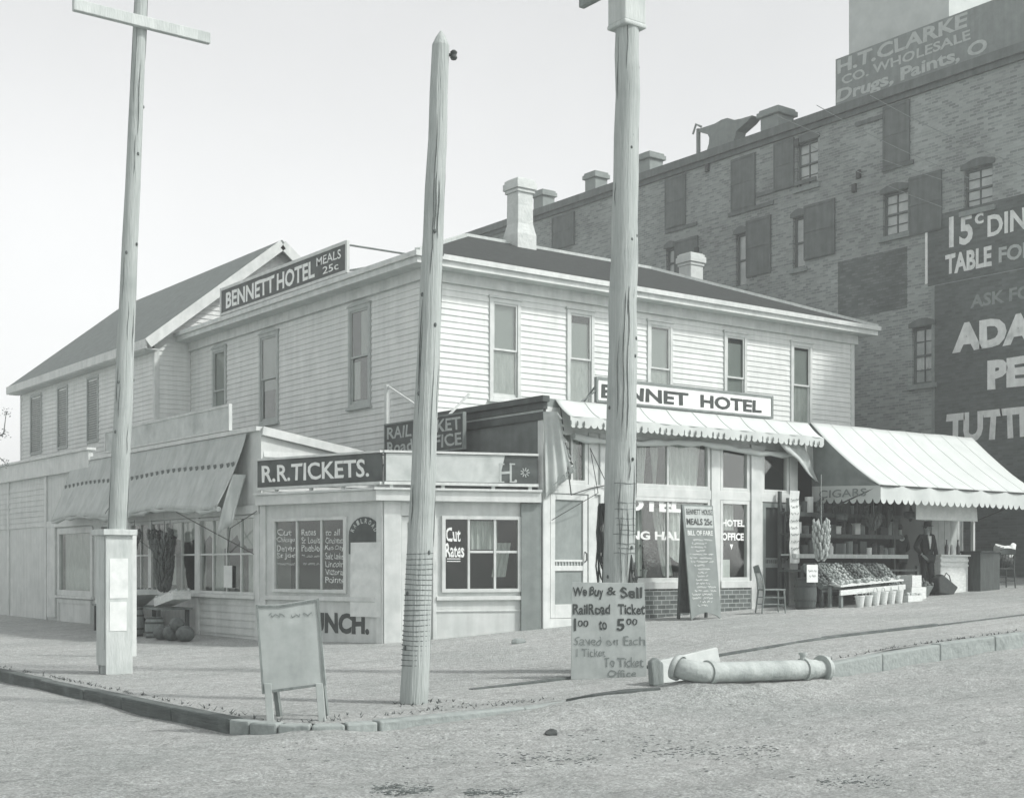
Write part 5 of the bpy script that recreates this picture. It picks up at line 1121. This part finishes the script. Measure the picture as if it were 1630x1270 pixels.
for i in range(6):
    x = 6.42 + i * .24; loc = (x, -5.62, g(x) - .005); lab = 'white splint basket standing below the tray, %s of six from the left' % order[i]
    if bk0 is None:
        bk0 = thing('basket', (0, 0, 0), lab, 'basket', 'white baskets below the tray')
        mb = MB(); mb.lathe((0, 0, 0), [(.065, 0), (.095, .2), (.10, .2), (.10, .225), (.088, .225), (.06, .03)], 14); mb.build('body', 'basket', bk0)
        mb = MB(); mb.tube([(.095 * math.cos(a), 0, .21 + .09 * math.sin(a)) for a in [math.pi * j / 10 for j in range(11)]], .008, 6); mb.build('handle', 'palewood', bk0)
        bk0.location = loc
    else: copy_tree(bk0, loc, random.random() * .6, lab, (1, 1, random.uniform(.9, 1.25)))
crate('low white crate of pale fruit at the right end of the tray', (8.15, -5.45, g(8.1) - .01), (.5, .34, .14), 'basket', .05, 0, 'fruitlight', 'white crates by the tray')
crate('white box open at the top, upper one of the two beside the tray', (8.72, -5.05, g(8.7) + .26), (.36, .36, .24), 'basket', .1, 0, None, 'white crates by the tray')
crate('low white crate under the open white box', (8.72, -5.08, g(8.7) - .01), (.5, .42, .268), 'basket', .02, 0, None, 'white crates by the tray')
crate('large tilted grey crate between the open white box and the man', (9.25, -4.75, g(9.2) + .1), (.5, .5, .3), 'midwood', .3, R(28), 'fruitdark', 'fruit crates on the stand')
# banana bunches
def bananas(loc, L, r, m, label, n=70):
    t = thing('banana_bunch', loc, label, 'bananas', 'hanging banana bunches'); c = V(loc); mb = MB()
    for i in range(n):
        f_ = (i + .5) / n; z = -f_ * L; a = i * 2.4 + random.uniform(-.2, .2); q = r * (.62 + .38 * math.sin(math.pi * min(1, .25 + f_ * .75))); d = V((math.cos(a), math.sin(a), 0)); p = c + UP * (z + random.uniform(-.02, .02))
        mb.tube([p + d * q * .2 - UP * .05, p + d * q * .6 - UP * .06, p + d * q * .9 - UP * .015, p + d * q + UP * .06, p + d * q * .9 + UP * .09], [.014, .024, .027, .022, .008], 7)
    mb.build('fruit', m, t, smooth=True); mb = MB(); mb.tube([c + UP * .1, c - UP * L * 1.08], [.018, .012], 6); mb.build('stalk', 'midwood', t)
    mb = MB(); mb.tube([c + UP * .1, V((c.x, c.y, 3.3))], .005, 5); mb.build('cord', 'palewood', t); return t
bananas((6.2, -4.85, 2.36), .7, .17, 'fruitlight', 'pale full bunch of bananas hanging at the left of the fruit stand')
bananas((7.95, -4.75, 2.52), .22, .16, 'fruitdark', 'dark stripped bunch hanging over the middle of the fruit stand', 30)
words = ['first', 'second', 'third', 'fourth', 'fifth', 'sixth', 'seventh', 'eighth', 'ninth']
for i in range(9):
    x = 6.75 + i * .37; c = V((x, -4.35 - .25 * (i % 2), 2.86 - .1 * random.random())); kd = i % 3; L = random.uniform(.25, .5); mb = MB()
    if kd == 0:
        for q in range(26): a = random.random() * 6.28; f_ = q / 26; mb.ell(c + V((.05 * math.cos(a), .05 * math.sin(a), -L * f_)), random.uniform(.025, .042), 7, 5)
    elif kd == 1: mb.lathe(c - UP * L, [(.05, 0), (.12, .03), (.13, .12), (.09, .16), (.08, .16), (.11, .11), (.05, .02)], 12)
    else: mb.tube([c - UP * .04, c - UP * L * .5 + V((.03, 0, 0)), c - UP * L], [.02, .07, .03], 10)
    mb.tube([c + UP * .5, c - UP * (L * .9 if kd != 1 else L - .16)], .005, 5)
    tag(mb.build(['fruit_string', 'hanging_basket', 'hanging_ham'][kd], ['fruitdark', 'darkwood', 'dark'][kd], smooth=True), 'dark %s, %s from the left of the goods hung under the stand awning' % (['string of fruit', 'basket', 'smoked ham'][kd], words[i]), ['fruit', 'basket', 'ham'][kd], 'goods hung under the stand awning')
# banner strip, barrel, notice
mb = MB(); FX = Fr((0, -4.3, 0), (1, 0, 0), (0, -1, 0)); u0, u1 = FX.U(1257), FX.U(1272); mb.grid(lambda s, t: FX.p(u0 + (u1 - u0) * s, 1.55 + 1.45 * t, .01 * math.sin(t * 20)), 4, 30)
o = mb.build('banner', 'paper', solid=.004); tag(o, 'narrow white hanging banner with dark marks left of the fruit stand', 'banner')
mb = MB()
for i in range(9): squiggle(mb, FX, u0 + .03, u1 - .03, 1.7 + i * .14, .07, .016, .02)
mb.build('marks', 'greylet', o)
def barrel(label, loc, r, h, m='midwood', grp=None):
    t = thing('barrel', loc, label, 'barrel', grp); c = V(loc); mb = MB(); mb.lathe(c, [(r * .82, 0), (r * .95, h * .25), (r, h * .5), (r * .95, h * .75), (r * .82, h), (r * .76, h), (r * .76, h - .03), (.001, h - .03)], 20); mb.build('staves', m, t, smooth=True)
    mb = MB()
    for f_ in (.06, .28, .72, .94): q = r * (.82 + .18 * math.sin(math.pi * f_)) + .006; mb.tube([c + UP * (h * f_ - .018), c + UP * (h * f_ + .018)], q, 20)
    mb.build('hoop', 'black_iron', t); return t
barrel('dark barrel with a white notice on it at the left end of the fruit stand', (5.62, -4.95, g(5.6) - .01), .22, .62, 'darkwood', 'barrels')
mb = MB(); FN = Fr((5.55, -5.2, 0), (.95, .1, 0), (.1, -.95, 0)); zq = g(5.6) + .52; mb.fb(FN, -.22, .14, zq, zq + .34, 0, .012); o = mb.build('notice_card', 'paper'); tag(o, 'white notice card propped on the dark barrel', 'notice')
mb = MB(); squiggle(mb, FN, -.18, .1, zq + .22, .06, .016, .015); squiggle(mb, FN, -.15, .06, zq + .12, .06, .016, .015); mb.build('marks', 'greylet', o)
# counter at the right end
ct = thing('shop_counter', (10.9, -4.4, g(10.9)), 'white boarded counter with bottles on it at the right end of the stand', 'counter')
zc = g(10.9); mb = MB(); mb.box(10.42, 11.42, -4.6, -4.2, zc - .05, zc + .8); mb.box(10.42, 11.42, -4.62, -4.601, zc + .68, zc + .74); mb.box(10.42, 11.42, -4.62, -4.601, zc + .58, zc + .62); mb.build('cabinet', 'basket', ct); mb = MB(); mb.box(10.38, 11.46, -4.65, -4.15, zc + .8, zc + .84); mb.build('top', 'basket', ct, bevel=.005)
bt0 = None
for i, (x, m_, lab) in enumerate(((10.85, 'bottle', 'dark bottle, left one on the white counter'), (11.27, 'bottle', 'dark bottle, right one on the white counter'), (11.05, 'linen', 'pale glass bottle between the two dark ones on the counter'))):
    mb = MB(); mb.lathe((x, -4.45, zc + .84), [(.04, 0), (.042, .16), (.016, .24), (.014, .31), (.02, .31), (.02, .33)] if i < 2 else [(.05, 0), (.05, .14), (.03, .2), (.04, .22)], 12); tag(mb.build('bottle', m_, smooth=True), lab, 'bottle', 'bottles on the counter')
mb = MB(); mb.box(11.3, 12.5, -3.72, -3.68, .8, 3.4)
for i in range(5): mb.box(11.31 + i * .24, 11.31 + i * .24 + .225, -3.735, -3.721, .8, 3.35)
o = mb.build('board_partition', 'signpale'); tag(o, 'pale boarded partition behind the white counter', 'partition')
mb = MB(); mb.box(12.53, 12.6, -3.98, -3.91, g(12.5) - .05, 3.4); o = mb.build('awning_post', 'trim'); tag(o, 'thin white post holding up the right end of the stand', 'post')
mb = MB(); mb.grid(lambda s, t: V((8.95 + 2.1 * s, -5.05 + .05 * math.sin(s * 11) * t, 3.02 - .56 * t - .05 * math.sin(math.pi * s) * (1 - t))), 30, 8); o = mb.build('cloth', 'linen', smooth=True, solid=.004); tag(o, 'white cloth hung from the awning in front of the counter', 'cloth')
zc = g(11.9); cb = thing('cupboard', (11.9, -4.6, zc), 'plain dark wooden cupboard standing right of the white counter', 'cupboard')
mb = MB(); mb.box(11.52, 12.26, -4.85, -4.35, zc - .05, zc + .84); mb.build('body', 'darkwood', cb, bevel=.01); mb = MB(); mb.box(11.49, 12.3, -4.88, -4.32, zc + .84, zc + .88); mb.build('top', 'darkwood', cb, bevel=.008)
def stool():
    pass
# chair with cloth at far right
def make_chair(loc, rz, label, m, bundle=False):
    t = thing('chair', (0, 0, 0), label, 'chair', 'wooden chairs on the pavement')
    for x, y in ((-.19, -.19), (.19, -.19)): MB().tube([(x * 1.1, y * 1.1, 0), (x, y, .43)], [.014, .018], 8).build('leg', m, t)
    for x in (-.19, .19): MB().tube([(x * 1.05, .24, 0), (x, .19, .43), (x * .95, .22, .66), (x * .85, .29, .88)], [.015, .019, .017, .014], 8).build('leg', m, t)
    MB().prism([(-.21, -.22, .43), (.21, -.22, .43), (.19, .2, .43), (-.19, .2, .43)], (0, 0, .03)).build('seat', m, t, bevel=.01)
    mb = MB()
    for z in (.14, .27): mb.tube([(-.2, -.205, z), (.2, -.205, z)], .009, 6); mb.tube([(-.2, -.2, z + .03), (-.2, .215, z + .03)], .009, 6); mb.tube([(.2, -.2, z + .03), (.2, .215, z + .03)], .009, 6)
    mb.build('stretcher', m, t); mb = MB()
    mb.grid(lambda s, q: (-.17 + .34 * s, .275 + .02 * (q) - .03 * math.sin(math.pi * s), .76 + .12 * q + .03 * math.sin(math.pi * s) * q), 10, 3); mb.build('top_rail', m, t, solid=.016)
    mb = MB()
    for x in (-.1, -.035, .035, .1): mb.tube([(x, .19, .46), (x, .255, .78)], .008, 6)
    mb.build('spindles', m, t); t.location = loc; t.rotation_euler = (0, 0, rz); return t
make_chair((4.42, -5.15, g(4.4)), R(60), 'light wooden side chair standing before the brick base of the hotel office', 'midwood')
ch = make_chair((12.72, -4.6, g(12.7)), R(150), 'dark chair heaped with cloth right of the dark cupboard', 'darkwood')
mb = MB(); c = V((12.72, -4.6, g(12.7) + .47)); mb.ell(c + UP * .14, (.26, .24, .17), 14, 8)
for v in mb.v: v += (v - c) * .35 * noise.noise(v * 5)
o = mb.build('sack', 'dark', smooth=True); tag(o, 'dark stuffed sack lying on the heaped chair', 'sack')
mb = MB(); mb.ell(c + UP * .38, (.2, .17, .12), 14, 8); mb.ell(c + V((.2, -.1, .36)), (.1, .09, .2), 10, 6, Matrix.Rotation(.6, 3, 'Y'))
for v in mb.v: v += (v - c) * .3 * noise.noise(v * 6)
o = mb.build('cloth_bundle', 'linen', smooth=True); tag(o, 'white crumpled cloth bundle on top of the dark sack', 'cloth')
mb = MB(); p = V((10.0, -4.88, g(10.0))); mb.prism([p + V((.0, 0, .05)), p + V((.5, 0, .0)), p + V((.68, 0, .17)), p + V((.12, 0, .46)), p + V((-.02, 0, .36))], (0, .2, 0)); o = mb.build('travelling_bag', 'dark', bevel=.03); tag(o, 'dark travelling bag tipped against the white counter beside the man', 'bag')
bgo = o; mb = MB(); q = p + V((.42, .1, .33)); mb.tube([q + V((-.12, 0, .07)), q + V((-.05, 0, .15)), q + V((.06, 0, .09)), q + V((.11, 0, -.03))], .012, 6); mb.build('handle', 'black_iron', bgo)
# ------------------------------------------------------------------ produce in front of the left shop
zb_ = g(-4)
bench = thing('produce_bench', (-3.95, 4.4, zb_), 'low dark produce bench under the fruit shop windows', 'bench')
MB().box(-4.35, -3.62, 2.9, 6.6, zb_ + .52, zb_ + .56).build('top', 'midwood', bench)
for y in (3.0, 4.7, 6.5):
    for x in (-4.3, -3.7): MB().box(x - .035, x + .035, y - .035, y + .035, zb_ - .05, zb_ + .52).build('leg', 'darkwood', bench)
crate('tilted long tray of dark fruit at the near end of the shop bench', (-4.25, 4.2, zb_ + .62), (.42, 1.1, .12), 'palewood', 0, R(-20), 'fruitdark', 'trays on the shop bench', .04, 'tray', 'fruit_tray')
crate('white oblong crate tilted up beside the window on the shop bench', (-4.05, 2.9, zb_ + .66), (.38, .95, .16), 'basket', 0, R(-10), 'fruitlight', 'trays on the shop bench', .04, 'tray', 'fruit_tray')
crate('low pale tray of greens at the far end of the shop bench', (-4.1, 5.9, zb_ + .57), (.46, 1.1, .1), 'basket', 0, 0, 'fruitdark', 'trays on the shop bench', .05, 'tray', 'fruit_tray')
barrel('grey barrel standing below the tilted tray of the shop bench', (-4.55, 3.75, g(-4.55) - .01), .24, .6, 'midwood', 'barrels')
barrel('squat grey keg between the barrel and the melons', (-4.4, 2.95, g(-4.4) - .01), .19, .42, 'midwood', 'barrels')
crate('grey crate of dark fruit pushed under the shop bench', (-4.1, 4.75, g(-4.1)), (.4, .6, .26), 'midwood', .1, 0, 'fruitdark', 'crates under the shop bench', .05)
crate('dark crate under the far end of the shop bench', (-4.05, 5.7, g(-4.05)), (.4, .6, .3), 'darkwood', -.05, 0, 'fruit', 'crates under the shop bench', .05)
mlab = ['left melon of the four on the pavement below the window', 'dark round melon, second from the left on the pavement', 'melon resting on top of the pavement pile', 'rightmost melon on the pavement by the sandwich board']
for i, (x, y, z, r) in enumerate(((-4.55, 2.25, .13, .15), (-4.5, 1.85, .14, .17), (-4.5, 1.62, .31, .14), (-4.45, 1.35, .14, .17))):
    mb = MB(); mb.ell((x, y, g(x) + z), (r, r * 1.25, r * .92), 16, 10); tag(mb.build('melon', 'melon', smooth=True), mlab[i], 'melon', 'melons before the fruit shop')
def heap(c, rx, ry, h, r, m, n, name, label, cat):
    mb = MB()
    for i in range(n): f_ = random.random(); a = random.random() * 6.28; s_ = (1 - f_ * .3) * (1 + .18 * math.sin(f_ * 17)); mb.ell(V(c) + V((rx * s_ * math.cos(a) * random.random() ** .5, ry * s_ * math.sin(a) * random.random() ** .5, h * f_)), r * random.uniform(.8, 1.2), 8, 5)
    return tag(mb.build(name, m, smooth=True), label, cat)
bananas((-3.84, 3.85, 2.0), .98, .21, 'fruitdark', 'tall dark bunch of bananas hanging down to the shop bench', 170)
def grapes(c, r, h, label, n=60):
    t = thing('fruit_cluster', c, label, 'fruit', 'dark clusters hung in the shop window'); c = V(c); mb = MB()
    for i in range(n): f_ = random.random() ** .7; a = random.random() * 6.28; q = r * (1 - f_ * .85) * math.sqrt(random.random()) * (.6 + .4 * min(1, f_ * 6)); mb.ell(c + V((q * .5 * math.cos(a), q * math.sin(a), -h * f_)), random.uniform(.028, .045), 7, 5)
    mb.build('fruit', 'fruitdark', t, smooth=True); mb = MB(); mb.tube([c - UP * .02, c + UP * .2], .008, 5); mb.build('cord', 'midwood', t)
grapes((-3.78, 5.6, 2.28), .30, .42, 'wide dark pointed cluster hung before the far shop window', 90); grapes((-3.74, 4.75, 2.26), .2, .4, 'long dark cluster hung in the middle shop window', 60)
grapes((-3.76, 4.02, 2.22), .11, .26, 'small dark cluster hung just above the fruit heap, left of a pair', 36); grapes((-3.76, 3.72, 2.24), .11, .27, 'small dark cluster hung just above the fruit heap, right of a pair', 36)
# potted plant in the dining hall window
pt = thing('potted_plant', (2.55, -3.6, 1.2), 'leafy potted plant inside the dining hall window', 'plant'); MB().lathe((2.55, -3.58, 1.2), [(.08, 0), (.12, .2), (.13, .2), (.13, .23)], 14).build('pot', 'midwood', pt)
mb = MB()
for i in range(160):
    d = V((random.gauss(0, 1), random.gauss(0, .6), random.gauss(.3, 1))).normalized(); c = V((2.6, -3.6, 1.68)) + V((d.x * .36, d.y * .12, d.z * .3)) * random.uniform(.4, 1); a = V((random.gauss(0, 1), random.gauss(0, 1), random.gauss(0, 1))).normalized() * .06; b = a.orthogonal().normalized() * .03; mb.face(c - a, c + b, c + a, c - b)
mb.build('foliage', 'leaf', pt); MB().tube([(2.55, -3.58, 1.4), (2.6, -3.6, 1.7)], .012, 6).build('stem', 'midwood', pt)

# ================================================================== PEOPLE
def skin_mesh(nodes, edges):
    me = bpy.data.meshes.new('s'); me.from_pydata([n_[0] for n_ in nodes], edges, []); o = bpy.data.objects.new('s', me); COL.objects.link(o)
    o.modifiers.new('k', 'SKIN'); sv = me.skin_vertices[0].data if me.skin_vertices else None
    if sv is None:
        bm = bmesh.new(); bm.from_mesh(me); bm.verts.layers.skin.verify(); bm.to_mesh(me); bm.free(); sv = me.skin_vertices[0].data
    for i, n_ in enumerate(nodes):
        r = n_[1]; sv[i].radius = r if hasattr(r, '__len__') else (r, r); sv[i].use_root = (i == 0)
    q = o.modifiers.new('u', 'SUBSURF'); q.levels = q.render_levels = 2
    bpy.context.view_layer.update(); dg = bpy.context.evaluated_depsgraph_get(); m2 = bpy.data.meshes.new_from_object(o.evaluated_get(dg))
    mb = MB(); mb.v = [v.co.copy() for v in m2.vertices]; mb.f = [tuple(p.vertices) for p in m2.polygons]; bpy.data.objects.remove(o); return mb
def person(loc, rz, H, label, arm_r, arm_l, hat=True, turn=0):
    """standing figure in its own space: faces -Y; arm_* = (elbow, wrist) positions for the figure's right (-x) and left (+x)"""
    t = thing('person', (0, 0, 0), label, 'person', None); S = H / 1.72
    J = lambda x, y, z: V((x, y, z)) * S
    hip, waist, chest, neck = J(0, 0, .92), J(0, .005, 1.08), J(0, .01, 1.30), J(0, .0, 1.46)
    sR, sL = J(-.175, .01, 1.405), J(.175, .01, 1.405); head = J(0, -.02, 1.60)
    hR, hL = J(-.09, 0, .88), J(.09, 0, .88); kR, kL = J(-.10, -.02, .48), J(.11, -.03, .48); aR, aL = J(-.11, .03, .08), J(.13, .02, .08)
    eR, wR = J(*arm_r[0]), J(*arm_r[1]); eL, wL = J(*arm_l[0]), J(*arm_l[1])
    N = [(hip, (.15 * S, .105 * S)), (waist, (.135 * S, .095 * S)), (chest, (.155 * S, .105 * S)), (neck, .055 * S), (sR, .062 * S), (eR, .045 * S), (wR, .03 * S), (sL, .062 * S), (eL, .045 * S), (wL, .03 * S), (hR, .085 * S), (kR, .058 * S), (aR, .04 * S), (hL, .085 * S), (kL, .058 * S), (aL, .04 * S), (head, (.074 * S, .092 * S)), (J(0, -.015, 1.68), (.066 * S, .085 * S))]
    Ed = [(0, 1), (1, 2), (2, 3), (2, 4), (4, 5), (5, 6), (2, 7), (7, 8), (8, 9), (0, 10), (10, 11), (11, 12), (0, 13), (13, 14), (14, 15), (3, 16), (16, 17)]
    mb = skin_mesh(N, Ed)
    hc = head                                           # face, ears, hands: part of the one body mesh
    mb.tube([hc + J(0, -.088, .03), hc + J(0, -.105, -.005), hc + J(0, -.092, -.018)], [.008 * S, .014 * S, .01 * S], 8)
    for x in (-.076, .076): mb.ell(hc + J(x, .0, .0), (.012 * S, .022 * S, .032 * S), 8, 6)
    mb.ell(hc + J(0, -.08, -.062), (.03 * S, .014 * S, .018 * S), 8, 6)
    for wr, el, sg in ((wR, eR, -1), (wL, eL, 1)):
        d = (wr - el).normalized(); sd_ = d.cross(V((0, 1, 0))).normalized(); fw_ = sd_.cross(d); pc_ = wr + d * .05 * S
        mb.ell(pc_, (.036 * S, .018 * S, .05 * S), 8, 6, Matrix((sd_, fw_, d)).transposed())
        for i in range(4):
            b0 = pc_ + d * .04 * S + sd_ * (i - 1.5) * .018 * S; L = (.075, .085, .08, .062)[i] * S; mb.tube([b0, b0 + d * L * .5, b0 + d * L * .8 - fw_ * sg * .0 + V((0, -.012, 0)), b0 + d * L + V((0, -.028, 0))], [.009 * S, .0085 * S, .008 * S, .005 * S], 6)
        b0 = pc_ - d * .015 * S + V((0, -1, 0)) * .02 * S; mb.tube([b0, b0 + V((0, -.03, 0)) * S + d * .03 * S, b0 + V((0, -.035, 0)) * S + d * .06 * S], [.011 * S, .01 * S, .006 * S], 6)
    mb.build('body', 'skin', t, smooth=True)
    mb = MB()
    for x in (-.028, .028): mb.ell(hc + J(x, -.084, .022), (.011 * S, .006 * S, .006 * S), 8, 6)
    mb.fb(Fr(hc + J(0, -.094, -.042), (1, 0, 0), (0, -1, 0)), -.02 * S, .02 * S, -.003, .003, 0, .003); mb.build('eyes_and_mouth', 'hair', t)
    mb = MB(); mb.ell(hc + J(0, .018, .035), (.08 * S, .088 * S, .085 * S), 14, 10); mb.build('hair', 'hair', t, smooth=True)
    # jacket
    jk = [(J(0, .0, .80), (.185 * S, .135 * S)), (J(0, 0, .95), (.172 * S, .125 * S)), (waist, (.162 * S, .12 * S)), (chest, (.178 * S, .128 * S)), (J(0, .01, 1.41), (.10 * S, .085 * S)), (sR, .078 * S), (eR, .060 * S), (wR.lerp(eR, .08), .046 * S), (sL, .078 * S), (eL, .06 * S), (wL.lerp(eL, .08), .046 * S)]
    skin_mesh(jk, [(0, 1), (1, 2), (2, 3), (3, 4), (3, 5), (5, 6), (6, 7), (3, 8), (8, 9), (9, 10)]).build('jacket', 'cloth', t, smooth=True)
    tr = [(J(0, .0, .9), (.155 * S, .115 * S)), (hR, .098 * S), (kR, .078 * S), (aR + J(0, 0, .0), .068 * S), (hL, .098 * S), (kL, .078 * S), (aL, .068 * S)]
    skin_mesh(tr, [(0, 1), (1, 2), (2, 3), (0, 4), (4, 5), (5, 6)]).build('trousers', 'cloth2', t, smooth=True)
    mb = MB(); mb.prism([J(-.05, -.118, 1.42), J(.05, -.118, 1.42), J(.035, -.142, 1.28), J(0, -.14, 1.10), J(-.035, -.142, 1.28)], J(0, .03, 0)); mb.build('shirt', 'linen', t)
    for a_, b_ in ((aR, -1), (aL, 1)):
        mb = MB(); mb.ell(a_ + J(.0, -.07, -.04), (.045 * S, .125 * S, .045 * S), 12, 8); mb.ell(a_ + J(0, .0, -.01), (.042 * S, .05 * S, .07 * S), 10, 6)
        for v in mb.v: v.z = max(v.z, 0)
        mb.build('shoe', 'black_iron', t, smooth=True)
    if hat:
        mb = MB(); c = hc + J(0, .0, .065); mb.tube([c, c + J(0, 0, .008)], .145 * S, 22); mb.lathe(c, [(.09 * S, .0), (.088 * S, .06 * S), (.078 * S, .105 * S), (.05 * S, .115 * S), (.001, .105 * S)], 18); mb.build('hat', 'felt', t, smooth=False)
    t.location = loc; t.rotation_euler = (0, 0, rz); return t
person((10.28, -4.35, g(10.3)), R(-18), 1.54, 'man in a dark suit and dark hat standing by the white counter', ((-.30, .06, 1.14), (-.20, -.10, .96)), ((.28, .07, 1.13), (.27, -.04, .86)))
person((9.85, -3.95, g(9.8)), R(165), 1.56, 'figure in dark clothes turned away, half hidden behind the man in the hat', ((-.26, .0, 1.12), (-.22, -.2, 1.02)), ((.26, .0, 1.12), (.22, -.2, 1.05)), False)

# ================================================================== HAZE
mb = MB().box(-60, 120, -45, 120, -1.6, 26); hz = kind(mb.build('haze', 'room'), 'stuff'); hz.data.materials.clear()
hm = bpy.data.materials.new('smoky_air'); hm.use_nodes = True; n_ = hm.node_tree.nodes; n_.remove(n_['Principled BSDF'])
pv = n_.new('ShaderNodeVolumePrincipled'); pv.inputs['Color'].default_value = (.925, .96, .945, 1); pv.inputs['Density'].default_value = .0034; pv.inputs['Anisotropy'].default_value = .2
hm.node_tree.links.new(pv.outputs[0], n_['Material Output'].inputs['Volume']); hz.data.materials.append(hm)
